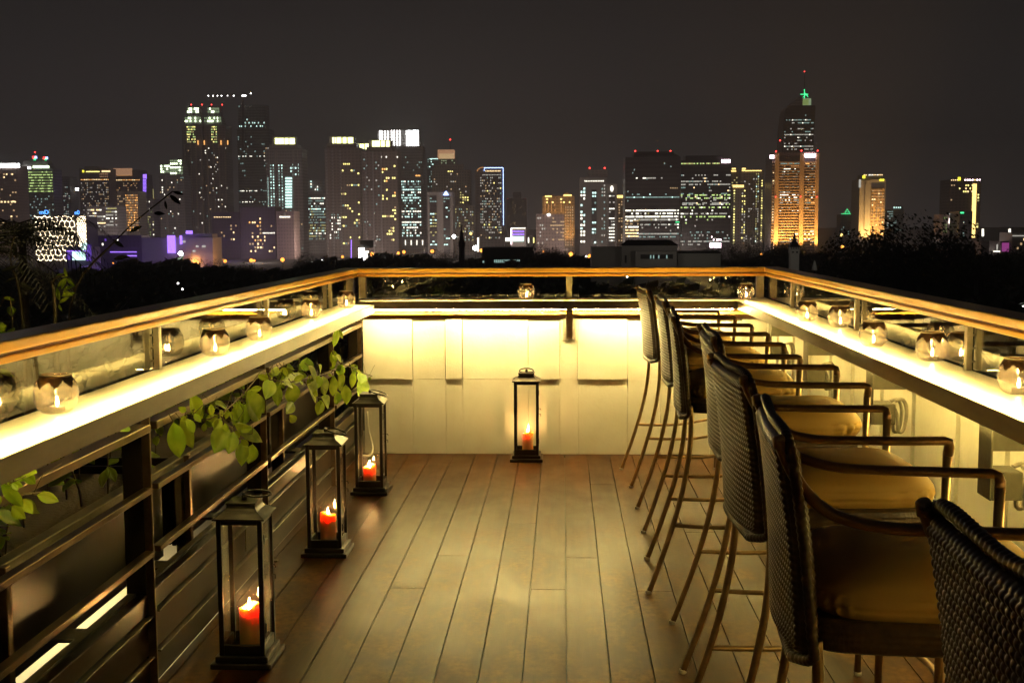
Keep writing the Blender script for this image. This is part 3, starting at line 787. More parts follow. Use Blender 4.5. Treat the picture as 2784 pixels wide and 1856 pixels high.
# ------------------------------------------------------------ brackets and outlet boxes under the counters
e = empty('wall_bracket', (.045, YW, .9), 0, 'steel bracket holding up the middle of the far counter', 'bracket')
q = MB(); q.box(-.042, .042, -.036, -.0305, -.12, .04); q.build('back_plate', M['steel'], e, .002, 1)
q = MB(); q.v += [(-.022, -.19, .105), (.022, -.19, .105), (.022, -.037, .105), (-.022, -.037, .105), (-.022, -.19, .085), (.022, -.19, .085), (.022, -.037, -.10), (-.022, -.037, -.10), (-.022, -.075, -.10), (.022, -.075, -.10)]
for f in ((0, 1, 2, 3), (0, 4, 5, 1), (4, 8, 9, 5), (8, 7, 6, 9), (3, 2, 6, 7), (0, 3, 7, 8, 4), (1, 5, 9, 6, 2)): q.face(f)
q.build('arm', M['steel'], e)
def outlet(y, label):
    e = empty('outlet_box', (XR - .031, y, .9), 0, label, 'outlet box', 'grey outlet boxes on brackets under the stool counter')
    q = MB(); q.box(-.19, -.185, -.05, .05, -.11, .104); q.box(-.185, 0, -.0025, .0025, .02, .104); q.build('bracket_plate', M['greymetal'], e, .001, 1)
    q = MB(); q.box(-.1845, -.10, -.05, .05, -.11, -.03); q.build('box', M['greymetal'], e, .004, 2)
    for dy, z0 in ((-.035, -.02), (.03, -.03)):
        q = MB(); q.tube(smooth([(-.10, dy, z0), (-.07, dy, z0 + .005), (-.055, dy, z0 - .04), (-.065, dy, z0 - .11), (-.085, dy, z0 - .115), (-.09, dy, z0 - .06), (-.10, dy, z0 - .03)], 4), .010, 8, flat=.7); q.build('cable_loop', M['steel'], e)
for y, lb in ((3.30, 'grey outlet box under the stool counter, nearest the camera'), (4.55, 'grey outlet box under the stool counter, second from the camera'), (5.75, 'grey outlet box under the stool counter by the fourth stool'), (6.75, 'grey outlet box under the stool counter nearest the end wall')):
    outlet(y, lb)
# white conduit looping out of the corner behind the third lantern
q = MB(); q.tube(smooth([(-1.335, 7.90, .30), (-1.325, 7.88, .18), (-1.29, 7.84, .06), (-1.30, 7.78, .02), (-1.34, 7.72, .03)], 5), .008, 8)
tag(q.build('cable_conduit', M['paint']), 'white cable conduit curling out of the deck corner behind the lantern', 'conduit')

# ------------------------------------------------------------ the city beyond
ZG = -32.0
cr = random.Random(21)
def facade(name, col, fh=3.6, cw=3.0, dark=.45, band=.5, colb=.35, rough=.5):
    m, N, L, b = newmat(name)
    tc = N.new('ShaderNodeTexCoord'); s = N.new('ShaderNodeSeparateXYZ'); L.new(tc.outputs['Object'], s.inputs[0])
    def fr(src, period):
        d = N.new('ShaderNodeMath'); d.operation = 'DIVIDE'; L.new(src, d.inputs[0]); d.inputs[1].default_value = period
        f = N.new('ShaderNodeMath'); f.operation = 'FRACT'; L.new(d.outputs[0], f.inputs[0]); return f.outputs[0]
    ad = N.new('ShaderNodeMath'); ad.operation = 'ADD'; L.new(s.outputs['X'], ad.inputs[0]); L.new(s.outputs['Y'], ad.inputs[1])
    a = fr(s.outputs['Z'], fh); c = fr(ad.outputs[0], cw)
    l1 = N.new('ShaderNodeMath'); l1.operation = 'LESS_THAN'; L.new(a, l1.inputs[0]); l1.inputs[1].default_value = band
    l2 = N.new('ShaderNodeMath'); l2.operation = 'GREATER_THAN'; L.new(c, l2.inputs[0]); l2.inputs[1].default_value = colb
    mu = N.new('ShaderNodeMath'); mu.operation = 'MULTIPLY'; L.new(l1.outputs[0], mu.inputs[0]); L.new(l2.outputs[0], mu.inputs[1])
    mx = N.new('ShaderNodeMix'); mx.data_type = 'RGBA'; L.new(mu.outputs[0], mx.inputs[0])
    mx.inputs[6].default_value = (*col, 1); mx.inputs[7].default_value = (*[v * dark for v in col], 1)
    L.new(mx.outputs[2], b.inputs['Base Color']); b.inputs['Roughness'].default_value = rough
    return m
FM = {'grey': facade('grey_concrete_facade', (.38, .36, .36)), 'dark': facade('dark_glass_facade', (.09, .08, .085), 3.9, 2.0, .5, .5, .1, .3),
      'beige': facade('beige_stone_facade', (.50, .43, .33), 3.4, 3.2, .45, .6, .45), 'green': facade('green_glass_facade', (.26, .30, .28), 3.8, 60, .5, .55, .0, .3),
      'brown': facade('brown_tower_facade', (.27, .225, .2), 3.4, 4.2, .5, .5, .4), 'pink': facade('pink_stone_facade', (.44, .33, .3), 3.6, 3.0, .55, .5, .5),
      'purple': facade('mauve_block_facade', (.19, .155, .185), 3.6, 3.2, .75, .5, .4), 'gold': facade('gold_stone_facade', (.60, .42, .22), 3.6, 4.5, .5, .55, .4),
      'plain': pmat('plain_render', (.42, .39, .36), .6), 'white': pmat('white_render', (.62, .6, .54), .6), 'black': pmat('dark_roofing', (.05, .045, .045), .6)}
def em(n, c, s): return emat(n, c, s)
WM = {'warm': em('warm_window', (1, .70, .34), 2.7), 'warm2': em('dim_warm_window', (1, .66, .33), 0.68), 'yel': em('yellow_window', (1, .86, .26), 2.88), 'yel2': em('dim_yellow_window', (.9, .8, .3), 0.72),
      'white': em('white_window', (1, .95, .78), 2.7), 'white2': em('dim_white_window', (.9, .86, .74), 0.68), 'cool': em('cool_window', (.62, .95, .86), 2.34), 'cool2': em('dim_cool_window', (.5, .78, .7), 0.59),
      'org': em('orange_window', (1, .46, .12), 2.16), 'org2': em('dim_orange_window', (1, .45, .14), 0.68), 'viol': em('violet_light', (.33, .16, 1), 2.52), 'viol2': em('dim_violet_light', (.22, .1, .8), 0.63),
      'grn': em('green_window', (.62, .85, .28), 1.44), 'grn2': em('dim_green_window', (.5, .7, .22), 0.47), 'blue': em('blue_neon', (.35, .5, 1), 5.4), 'gsign': em('green_neon', (.05, .75, .25), 2.88),
      'hot': em('floodlight_white', (1, 1, .95), 12.6), 'red': em('red_beacon_light', (1, .05, .04), 6.3), 'crown': em('lit_crown_panels', (.95, 1, .38), 4.68), 'gcrown': em('pale_green_crown', (.80, 1, .62), 5.5), 'gcrown2': em('dim_green_crown', (.55, .75, .42), 0.54),
      'pinkw': em('pink_white_sign', (1, .72, .8), 10.8), 'gold': em('gold_outline_light', (1, .68, .2), 3.06), 'net': em('honeycomb_tube_light', (1, .80, .50), 1.5 * 5.76), 'street': em('sodium_lamp_light', (1, .34, .05), 3.6), 'streetw': em('white_lamp_light', (.85, 1, .95), 54.0),
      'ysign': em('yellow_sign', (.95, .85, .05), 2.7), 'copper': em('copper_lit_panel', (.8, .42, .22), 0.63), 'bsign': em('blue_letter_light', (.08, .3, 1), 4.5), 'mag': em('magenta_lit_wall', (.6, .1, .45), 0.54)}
def zat(px, py, D): return ony(px, py, D).z
def xat(px, D): return ony(px, 640, D).x

class Bld:
    def __init__(s, name, label, cat, D, x0, x1, y, mat='grey', deep=28, group='lit city buildings on the skyline', poly=None, yb=None, base=True, matname=None):
        s.D = D; s.e = empty(name, (xat((x0 + x1) / 2, D), D, ZG), 0, label, cat, group)
        s.o = Vector((xat((x0 + x1) / 2, D), D, ZG)); s.wm = MB(); s.wmats = []; s.deep = deep
        if base: s.block('tower', x0, x1, y, 800, mat, 0, deep, floor=True)
    def pt(s, px, py, dd=0): p = ony(px, py, s.D + dd); return p - s.o
    def block(s, nm, x0, x1, y0, y1, mat, dd=0, deep=None, floor=False, bev=0):
        deep = deep or s.deep
        a = s.pt(x0, 640, dd).x; b = s.pt(x1, 640, dd).x; zt = s.pt((x0 + x1) / 2, y0, dd).z; zb = 0 if floor else s.pt((x0 + x1) / 2, y1, dd).z
        q = MB(); q.box(a, b, dd, dd + deep, zb, zt)
        return q.build(nm, FM.get(mat) or WM.get(mat), s.e)
    def taper(s, nm, x0, x1, x2, x3, y0, y1, mat, dd=0, deep=20):
        # wide x0..x1 at the bottom y1, narrow x2..x3 at the top y0
        q = MB(); zb = s.pt((x0 + x1) / 2, y1, dd).z; zt = s.pt((x0 + x1) / 2, y0, dd).z
        a, b, c, d = [s.pt(v, 640, dd).x for v in (x0, x1, x2, x3)]
        q.v += [(a, dd, zb), (b, dd, zb), (b, dd + deep, zb), (a, dd + deep, zb), (c, dd + deep * .15, zt), (d, dd + deep * .15, zt), (d, dd + deep * .85, zt), (c, dd + deep * .85, zt)]
        for f in ((0, 1, 5, 4), (1, 2, 6, 5), (2, 3, 7, 6), (3, 0, 4, 7), (4, 5, 6, 7), (3, 2, 1, 0)): q.face(f)
        return q.build(nm, FM.get(mat) or WM.get(mat), s.e)
    def light(s, x0, x1, y0, y1, mat, dd=0, nm='light_band', t=.5):
        a, z1 = s.pt(x0, y0, dd).x, s.pt((x0 + x1) / 2, y0, dd).z; b, z0 = s.pt(x1, y1, dd).x, s.pt((x0 + x1) / 2, y1, dd).z
        q = MB(); q.box(a, b, dd - .25 - t, dd - .22, z0, z1); return q.build(nm, WM.get(mat) or FM.get(mat), s.e)
    def beacon(s, px, py, mat='red', r=1.0, mast=True):
        p = s.pt(px, py, s.deep * .4); q = MB()
        q.lathe([(.01, -r), (r * .7, -r * .7), (r, 0), (r * .7, r * .7), (.01, r)], p, 8); o = q.build('beacon', WM[mat], s.e)
        if mast:
            q = MB(); q.tube([p + Vector((0, 0, -14)), p - Vector((0, 0, r))], .25, 6); q.build('mast', FM['black'], s.e)
    def win(s, x0, x1, y0, y1, cols, p=.3, fh=3.6, cw=3.0, ww=.6, wh=.5, row=0., dd=0, cl=0.):
        # lit windows on the face between those bounds: cols = [(weight, material)]
        cw *= .8; fh *= .9; a, b = s.pt(x0, 640, dd).x, s.pt(x1, 640, dd).x; z1, z0 = s.pt((x0 + x1) / 2, y0, dd).z, s.pt((x0 + x1) / 2, y1, dd).z
        z0 = max(z0, 1); nf = max(1, int((z1 - z0) / fh)); nc = max(1, int((b - a) / cw)); px = (b - a) / nc
        tot = sum(w for w, _ in cols)
        def pick():
            r = cr.uniform(0, tot)
            for w, m in cols:
                r -= w
                if r <= 0: return m
            return cols[-1][1]
        last = False
        for f in range(nf):
            z = z1 - (f + .75) * fh; rp = p
            if row: rp = min(1, p * (cr.choice([.15, .4, 1, 2.6]) if cr.random() < row else 1))
            rm = pick() if row else None; rp = min(1, rp * 1.3)
            for c in range(nc):
                pr = rp if not cl else (min(1, rp + cl) if last else rp * (1 - cl * .6))
                last = cr.random() < pr
                if not last: continue
                m = rm if (rm and cr.random() < .7) else pick()
                if m not in s.wmats: s.wmats.append(m)
                xx = a + (c + .5) * px; w = px * ww * cr.uniform(.75, 1.1) / 2
                k = len(s.wm.v); yy = dd - .18
                s.wm.v += [(xx - w, yy, z), (xx + w, yy, z), (xx + w, yy, z + fh * wh), (xx - w, yy, z + fh * wh)]
                s.wm.face((k, k + 1, k + 2, k + 3), s.wmats.index(m))
    def done(s):
        if s.wm.v:
            o = s.wm.build('lit_window', [WM[m] for m in s.wmats], s.e); tag(o, kind='stuff')
        return s

OW = 'office tower'; AT = 'apartment tower'
b = Bld('office_building', 'broad dark block at the left edge with a row of white floodlights along its roof', OW, 1400, -60, 55, 450, 'pink')
b.light(-60, 54, 445, 456, 'hot', nm='roof_floodlight'); b.win(-60, 52, 470, 680, [(1, 'warm2'), (.4, 'warm')], .10, 4, 4)
b.win(-60, 50, 545, 560, [(1, 'warm')], .6, 4, 5); b.done()
b = Bld('office_building', 'greenish striped office tower with two coloured diamond lights on its roof', OW, 1500, 53, 150, 458, 'green')
b.taper('roof_hood', 66, 140, 70, 134, 436, 457.8, 'grey'); b.light(56, 84, 454, 459, 'hot', nm='roof_floodlight'); b.light(90, 134, 451, 457, 'gcrown', nm='roof_floodlight')
b.win(84, 150, 464, 524, [(1, 'grn'), (1, 'grn2')], .85, 3.9, 2.2, .95, .42); b.win(54, 84, 466, 600, [(1, 'cool2'), (1, 'white2'), (.4, 'white')], .5, 3.9, 3); b.win(84, 150, 530, 620, [(1, 'cool2')], .18, 3.9, 3)
for px, py in ((94, 430), (123.5, 432)):
    p = b.pt(px, py, 5); q = MB()
    for dx, dz, m in ((-1.6, 1, 0), (1.6, 1, 1), (0, -1.6, 2)):
        q.box(p.x + dx - 1.4, p.x + dx + 1.4, p.y, p.y + .6, p.z + dz - 1.5, p.z + dz + 1.5, m)
    q.build('emblem', [WM['red'], WM['blue'], WM['gsign']], b.e)
    q = MB(); q.tube([p + Vector((0, .3, -12)), p + Vector((0, .3, -3))], .3, 6); q.build('mast', FM['black'], b.e)
b.beacon(95, 414); b.done()
b = Bld('office_building', 'dim grey block with a small turquoise light beside the green striped tower', OW, 1900, 150, 196, 480, 'grey')
b.light(150, 155, 483, 492, 'cool', nm='roof_sign'); b.win(152, 195, 500, 640, [(1, 'white2'), (1, 'cool2')], .2, 4, 3.5); b.light(205, 214, 511, 518, 'hot', nm='roof_floodlight'); b.done()
b = Bld('hotel_building', 'dark hotel with a thin yellow lettered line along its roof edge', 'hotel', 1700, 222, 302, 458, 'brown')
b.light(224, 229, 463, 469, 'ysign', nm='roof_sign'); b.light(234, 271, 465.5, 468, 'yel', nm='roof_sign'); b.light(277, 300, 464, 468, 'warm'); b.block('roof_house', 236, 272, 452, 458, 'brown')
b.win(225, 302, 486, 492, [(1, 'org'), (1, 'warm')], .9, 3, 3); b.win(276, 300, 470, 486, [(1, 'copper')], .9, 4, 3); b.win(225, 300, 495, 600, [(1, 'warm2'), (1, 'white2')], .28, 3.6, 2.6); b.done()
b = Bld('hotel_building', 'tower with a copper lit crown of tall panels', 'hotel', 1750, 310, 388, 462, 'brown')
b.block('crown', 314, 364, 457.6, 477, 'copper', -1.5, 3); b.win(312, 366, 474, 478, [(1, 'org')], .9, 3, 2.5); b.win(312, 386, 487, 493, [(1, 'org'), (1, 'warm')], .8, 3, 3)
b.win(312, 386, 496, 600, [(1, 'org2'), (1, 'warm2')], .22, 3.6, 2.6); b.light(306, 312, 505, 536, 'yel2', nm='side_light'); b.done()
b = Bld('advert_tower', 'slim tower with a striped violet light column', 'tower', 1650, 386, 401, 474, 'purple')
b.light(389, 399, 474, 486, 'viol', nm='light_column')
for k in range(14): b.light(389, 398, 488 + k * 3.6, 490.2 + k * 3.6, 'viol')
b.win(386, 401, 545, 640, [(1, 'yel2')], .4, 3.6, 2.5); b.done()
b = Bld('office_building', 'low office block with rows of bright cream windows beside the honeycomb building', OW, 1350, 238, 322, 560, 'grey')
b.win(240, 288, 566, 630, [(1, 'white'), (1, 'white2'), (.5, 'warm')], .55, 4.2, 2.5, .95, .42, .5); b.win(290, 320, 562, 632, [(1, 'white'), (1, 'yel2'), (1, 'white2')], .6, 4.2, 2.5, .95, .4, .5); b.done()
b = Bld('office_building', 'office block with its corner glowing orange in vertical strips', OW, 1450, 322, 380, 520, 'beige')
b.win(344, 378, 528, 632, [(1, 'org'), (1.4, 'org2'), (1, 'warm2')], .8, 3.4, 2.2, .6, .6); b.win(322, 343, 530, 632, [(1, 'warm2')], .3, 3.6, 3); b.done()
b = Bld('office_building', 'dim block in front of the violet striped tower, lit in small yellow dots', OW, 1500, 384, 420, 540, 'grey')
b.win(385, 420, 545, 660, [(1, 'yel2'), (1, 'grn2'), (.4, 'white')], .25, 3.6, 2.5); b.light(416, 418, 514, 540, 'yel2', nm='side_light'); b.done()
b = Bld('apartment_building', 'stepped apartment tower with a pale green lit top, left of the twin towers', AT, 1500, 437, 505, 476, 'grey')
b.block('top_stage', 441, 503, 452, 475.8, 'grey', 2, 22); b.block('top_stage', 468, 500, 434, 451.8, 'grey', 4, 18)
b.win(442, 468, 448, 476, [(1, 'gcrown'), (1, 'gcrown2')], .85, 4, 3, .8, .6, dd=1.5); b.win(468, 503, 452, 476, [(1, 'gcrown'), (1, 'gcrown2')], .85, 4, 3, .8, .6, dd=1.5); b.win(468, 500, 434, 452, [(1, 'gcrown'), (1, 'gcrown2')], .85, 4, 3, .8, .6, dd=3.5)
b.win(438, 505, 480, 640, [(1, 'white'), (1, 'cool2'), (1, 'warm2')], .07, 3.4, 3); b.block('pier', 452, 457, 477, 700, 'plain', -1.2, 1.2, floor=True); b.block('pier', 480, 485, 477, 700, 'plain', -1.2, 1.2, floor=True); b.done()
def twin(x0, x1, cx0, cx1, s0, s1, lb, col0, col1):
    b = Bld('apartment_building', lb, AT, 1550, x0, x1, 342, 'brown', group='lit city buildings on the skyline')
    b.taper('crown', s0, s1, cx0 - 1, cx1 + 1, 316, 341.7, 'grey', 2, 20); b.block('top_stage', cx0, cx1, 290, 315.8, 'grey', 3, 16)
    b.win(cx0, cx1, 293, 313, [(1, 'gcrown'), (1, 'gcrown2'), (.5, 'gcrown2')], .8, 4.2, 2.6, .85, .7, dd=2.6); b.win(s0 + 2, s1 - 2, 318, 341, [(1, 'gcrown'), (1, 'gcrown2')], .75, 4.2, 2.6, .85, .65, dd=1.6)
    b.win(col0, col1, 342, 396, [(1, 'yel'), (1, 'grn'), (1, 'yel2')], .55, 3.6, 2.4, .7, .5)
    b.win(x0, x1, 400, 660, [(1.3, 'white'), (1, 'warm2'), (1, 'white2'), (.5, 'cool2')], .075, 3.4, 2.8)
    for f in (.08, .36, .60, .90):
        xx = x0 + (x1 - x0) * f; b.block('pier', xx, xx + 3.4, 392, 700, 'beige', -1.6, 1.6, floor=True)
    for f in (.62, .93): b.light(x0 + (x1 - x0) * f, x0 + (x1 - x0) * f + 3, 382, 394, 'org', nm='pier_lamp', dd=-1.7)
    for px in (cx0 + 1, cx1 - 2): b.beacon(px, 285)
    b.done()
twin(503, 558, 519, 551, 510, 558, 'left one of the two tall twin towers with pale green lit tops', 516, 540)
twin(563, 622, 574, 606, 562, 613, 'right one of the two tall twin towers with pale green lit tops', 582, 598)
b = Bld('unfinished_tower', 'unfinished grey green skyscraper under the lit crane', 'tower', 1600, 652, 738, 350, 'green')
b.block('open_frame', 656, 729, 286, 349.6, 'green', 2, 22)
for k in range(9): b.light(657 + k * 9, 658.4 + k * 9, 286, 350, 'plain', 1.6, 'scaffold_pole')
b.win(657, 728, 320, 350, [(2, 'cool'), (1, 'white')], .42, 5, 3.2, .5, .4, .5, dd=1.5); b.win(657, 672, 286, 300, [(1, 'cool2')], .6, 4, 3, dd=1.5)
for y in (423, 517, 547): b.win(653, 737, y, y + 5, [(2, 'white'), (1, 'cool2')], .32, 2.4, 2.4, .7, .6)
b.win(722, 737, 400, 450, [(1, 'warm2'), (1, 'white2')], .4, 3.6, 3); b.win(653, 736, 356, 560, [(1, 'cool2')], .03, 3.6, 3); b.done()
# tower crane
D = 1590; e = empty('tower_crane', (xat(661, D), D + 6, ZG), 0, 'tower crane with a line of white lamps along its jib', 'crane'); o = Vector((xat(661, D), D + 6, ZG))
p = lambda px, py: ony(px, py, D + 6) - o
q = MB(); q.bar(p(661, 400), p(661, 250), 2.4, 2.4, up=(0, 1, 0)); q.build('mast', FM['black'], e)
q = MB(); q.bar(p(562, 261), p(690, 259), 1.2, 1.2, up=(0, 1, 0)); q.bar(p(562, 261), p(658, 252), .4, .4, up=(0, 1, 0)); q.bar(p(658, 252), p(690, 258), .4, .4, up=(0, 1, 0)); q.build('jib', FM['black'], e)
for px, r in ((567, 1), (580, .9), (592, .9), (603, .9), (619, .7), (636, 1), (660, 1.3), (664, 1.3), (668, 1.3), (682, 1)):
    c = p(px, 261 if px < 680 else 254.5); q = MB(); q.lathe([(.01, -r), (r, 0), (.01, r)], c + Vector((0, -1, 0)), 8); q.build('lamp', WM['hot'], e)
b = Bld('apartment_building', 'tower with a yellow lit crown and a bright cyan stairwell column', AT, 1350, 728, 826, 405, 'grey')
b.block('top_stage', 738, 812, 393, 404.8, 'grey', 2, 22); b.block('crown_core', 746, 807, 372, 392.8, 'plain', 3, 14)
for a, c in ((748, 757), (757.6, 772), (774, 785), (787, 802)): b.light(a, c, 376, 392, 'crown', 3, 'crown_panel')
b.light(776, 794, 481, 566, 'cool2', nm='stairwell')
for k in range(11): b.light(776, 794, 483 + k * 7.7, 487.5 + k * 7.7, 'cool', -.4, 'stair_window')
for x in (738, 745, 760, 768): b.win(x, x + 5, 446, 570, [(1, 'cool'), (1, 'cool2')], .85, 3.6, 2, .6, .5)
b.light(728.5, 730.5, 482, 568, 'cool', nm='edge_light'); b.win(792, 817, 444, 480, [(1, 'cool')], .6, 4, 3); b.win(730, 824, 570, 680, [(1, 'warm2'), (1, 'cool2')], .1, 3.4, 3)
for x in (735, 752, 757, 800, 812): b.block('pier', x, x + 2.5, 410, 700, 'plain', -1, 1, floor=True)
b.beacon(797, 571, mast=False, r=.8); b.done()
b = Bld('mall_building', 'low mauve shopping block with a short row of warm windows along the roof', 'mall', 1250, 577, 654, 577, 'purple')
b.win(582, 630, 588, 592, [(1, 'warm')], .9, 2, 2.2); b.win(580, 652, 600, 690, [(1, 'warm'), (1, 'warm2')], .09, 4, 3); b.done()
b = Bld('hotel_building', 'mauve hotel block with clusters of warm windows and a white numeral sign', 'hotel', 1240, 655, 750, 563, 'purple')
b.win(676, 712, 590, 690, [(1, 'warm'), (1, 'org'), (1, 'warm2')], .28, 4.2, 3); b.win(660, 748, 600, 690, [(1, 'warm'), (1, 'warm2')], .07, 4.2, 3); b.win(714, 748, 630, 637, [(1, 'white')], .8, 3, 1.8); b.done()
b = Bld('hotel_building', 'dark red brown block carrying a white flame shaped sign', 'hotel', 1235, 752, 800, 574, 'pink')
b.light(760, 789, 588, 591.5, 'white', nm='sign_line'); b.taper('sign_flame', 770.5, 778.5, 774, 775, 576, 587.5, 'white', -1, .8); b.done()
b = Bld('office_building', 'mid height block filled with even rows of pale windows, between the yellow crowned towers', OW, 1450, 826, 887, 530, 'grey')
b.block('roof_house', 838, 880, 488, 529.8, 'grey', 3, 18); b.win(832, 886, 535, 655, [(2, 'cool2'), (1, 'white'), (1, 'cool'), (1, 'yel2')], .62, 3.7, 2.2, .75, .45, .35)
b.win(840, 880, 490, 528, [(1, 'cool'), (1, 'white')], .14, 3.6, 3); b.done()
b = Bld('apartment_building', 'tower with a bright yellow panelled crown and balcony columns, left of a matching pair', AT, 1320, 887, 985, 402, 'brown')
b.block('top_stage', 892, 972, 390, 401.8, 'brown', 2, 24); b.block('crown_core', 900, 966, 371, 389.8, 'plain', 3, 14)
for a, c in ((904, 909), (911, 914), (916, 928), (932, 942), (946, 960)): b.light(a, c, 374, 390, 'crown', 3, 'crown_panel')
b.win(936, 955, 442, 456, [(1, 'yel')], .8, 3.6, 2.2); b.win(926, 980, 460, 680, [(2, 'yel'), (1, 'warm2'), (1, 'cool2')], .10, 3.6, 3, .7, .55, cl=.4); b.win(896, 928, 580, 665, [(1, 'cool2'), (1, 'white')], .4, 3.6, 2.5)
for x in (889, 905, 926): b.block('pier', x, x + 4, 404, 700, 'grey', -1, 1, floor=True)
b.done()
b = Bld('apartment_building', 'narrow tower seen between two yellow crowned towers, with a small yellow top', AT, 1420, 966, 1006, 408, 'brown')
b.light(970, 976, 392, 406, 'crown', 2, 'crown_panel'); b.light(978, 990, 392, 406, 'crown', 2, 'crown_panel'); b.light(993, 1003, 391, 406, 'crown', 2, 'crown_panel'); b.block('crown_core', 968, 1004, 390, 407.8, 'plain', 2.2, 12)
b.light(988, 989.6, 420, 650, 'cool2', nm='edge_light'); b.done()
b = Bld('apartment_building', 'tall dark tower with a bright yellow crown in front of the white finned roof', AT, 1300, 987, 1084, 410, 'brown')
b.block('top_stage', 1000, 1070, 400, 409.8, 'brown', 2, 24); b.block('crown_core', 1006, 1066, 381, 399.8, 'plain', 3, 14)
for a, c in ((1012, 1018), (1019, 1033), (1036, 1046), (1050, 1059)): b.light(a, c, 383, 399, 'crown', 3, 'crown_panel')
for x in (1035, 1049, 1079): b.light(x, x + 3, 425, 429, 'white', nm='terrace_lamp')
b.win(1040, 1078, 440, 550, [(2, 'yel'), (1, 'warm'), (1, 'org')], .20, 3.6, 2.6, .7, .6, cl=.5); b.win(1040, 1078, 560, 680, [(2, 'yel'), (1, 'warm2')], .12, 3.6, 2.6, .8, .55, cl=.5); b.win(990, 1035, 430, 680, [(1, 'white2'), (1, 'cool2')], .06, 3.6, 3)
for x in (995, 1014, 1036): b.block('pier', x, x + 4, 412, 700, 'grey', -1, 1, floor=True)
b.done()
b = Bld('office_building', 'tower with tall white light fins round its roof and pale cyan windows below', OW, 1500, 1060, 1152, 398, 'grey')
b.block('roof_screen', 1030, 1142, 354, 397.8, 'grey', 3, 20)
for x in (1032, 1037.5, 1046, 1053.5): b.light(x, x + 1.7, 356, 382, 'hot', 2.6, 'light_fin')
for x in (1064, 1071, 1079, 1086): b.light(x, x + 1.7, 354, 396, 'hot', 2.6, 'light_fin')
for k in range(7): b.light(1105 + k * 5.2, 1107 + k * 5.2, 356, 397, 'hot', 2.6, 'light_fin')
b.light(1106, 1137, 356, 366, 'streetw', 2.2, 'roof_sign')
b.win(1087, 1146, 490, 650, [(2, 'cool'), (2, 'cool2'), (1, 'white')], .48, 3.8, 2.6, .75, .5, .3); b.win(1131, 1145, 474, 488, [(1, 'org')], .9, 3.8, 3, .9); b.win(1087, 1150, 410, 486, [(1, 'cool2')], .06)
for k in range(5): b.light(1085.5 + k * 15.6, 1088 + k * 15.6, 653, 666, 'white', nm='entrance_lamp')
b.done()
b = Bld('office_building', 'stepped beige tower with a lit box on its roof and a thin mast', OW, 1450, 1175, 1278, 462, 'beige')
b.block('top_stage', 1182, 1262, 448, 461.8, 'beige', 2, 22); b.block('top_stage', 1195, 1240, 432, 447.6, 'beige', 3, 18); b.block('lit_box', 1192, 1236, 407, 431.6, 'copper', 4, 14); b.light(1194, 1234, 418, 433, 'warm2', 4)
b.win(1200, 1240, 434, 447, [(1, 'gcrown2')], .5, 3, 3, dd=2.8); b.win(1250, 1276, 520, 560, [(1, 'yel'), (1, 'yel2')], .28, 3.4, 3); b.win(1180, 1276, 470, 680, [(1, 'warm2'), (1, 'white2')], .06, 3.4, 3.2); b.win(1218, 1234, 463, 468, [(1, 'yel')], .8, 3, 3)
b.beacon(1224, 380, r=1); b.beacon(1185, 455, mast=False); b.done()
b = Bld('office_building', 'slim greenish glass tower tucked behind the beige stepped tower', OW, 1650, 1163, 1200, 430, 'green')
b.win(1164, 1198, 430, 515, [(1, 'cool2'), (1, 'cool')], .3, 3.8, 2.6); b.light(1168, 1196, 431, 433, 'cool'); b.done()
b = Bld('office_building', 'grey twin slab block with black glass strips and a blue white triangle sign', OW, 1250, 1163, 1232, 522, 'plain')
b.block('glass_strip', 1169, 1188, 532, 690, 'dark', -.6, .6); b.block('glass_strip', 1206, 1224, 532, 690, 'dark', -.6, .6)
b.win(1169, 1188, 535, 675, [(1, 'cool'), (1, 'yel2'), (1, 'cool2')], .3, 3.6, 2.6, .9, .4, .7, dd=-.6); b.win(1206, 1224, 535, 675, [(1, 'cool'), (1, 'cool2')], .3, 3.6, 2.6, .9, .4, .7, dd=-.6)
b.taper('roof_emblem', 1206, 1221, 1212, 1215, 520, 531, 'blue', -1.4, .5); b.done()
b = Bld('office_building', 'grey office block with yellow windows behind the blue white triangle sign', OW, 1380, 1230, 1290, 560, 'beige')
b.win(1232, 1288, 565, 660, [(1, 'cool2'), (1, 'white2'), (1, 'yel2')], .3, 3.6, 2.6); b.done()
b = Bld('office_building', 'tower outlined by a blue neon line along its roof and right edge', OW, 1400, 1293, 1370, 460, 'brown')
b.light(1316, 1368, 455.5, 457.5, 'blue', nm='neon_line'); b.light(1367.5, 1369.6, 457.5, 612, 'blue', nm='neon_line'); b.light(1316, 1317.3, 457, 465, 'blue', nm='neon_line')
b.win(1320, 1362, 462, 468, [(1, 'warm')], .8, 3, 2.2); b.win(1312, 1364, 473, 477, [(1, 'white2')], .8, 2.5, 2.2); b.win(1306, 1364, 480, 650, [(2, 'white2'), (1, 'warm2'), (1, 'cool2'), (.4, 'yel')], .34, 3.4, 2.4)
q = MB(); q.tube([b.pt(1297, 466, -1), b.pt(1300, 460, -1), b.pt(1307, 456, -1), b.pt(1316, 455, -1)], .5, 6); q.build('neon_line', WM['org2'], b.e); b.done()
b = Bld('office_building', 'faint hazy tower far behind with red specks, right of the blue neon tower', OW, 3200, 1378, 1432, 540, 'grey', deep=50)
b.block('top_stage', 1395, 1418, 522, 539.5, 'grey', 3, 30); b.win(1380, 1430, 545, 660, [(1, 'warm2')], .05, 4, 4)
for x in (1380, 1396, 1412, 1428): b.beacon(x, 540, r=.9, mast=False)
b.done()
b = Bld('showroom_building', 'low building outlined with violet and white neon beside the treetops', 'showroom', 1150, 1388, 1428, 622, 'plain')
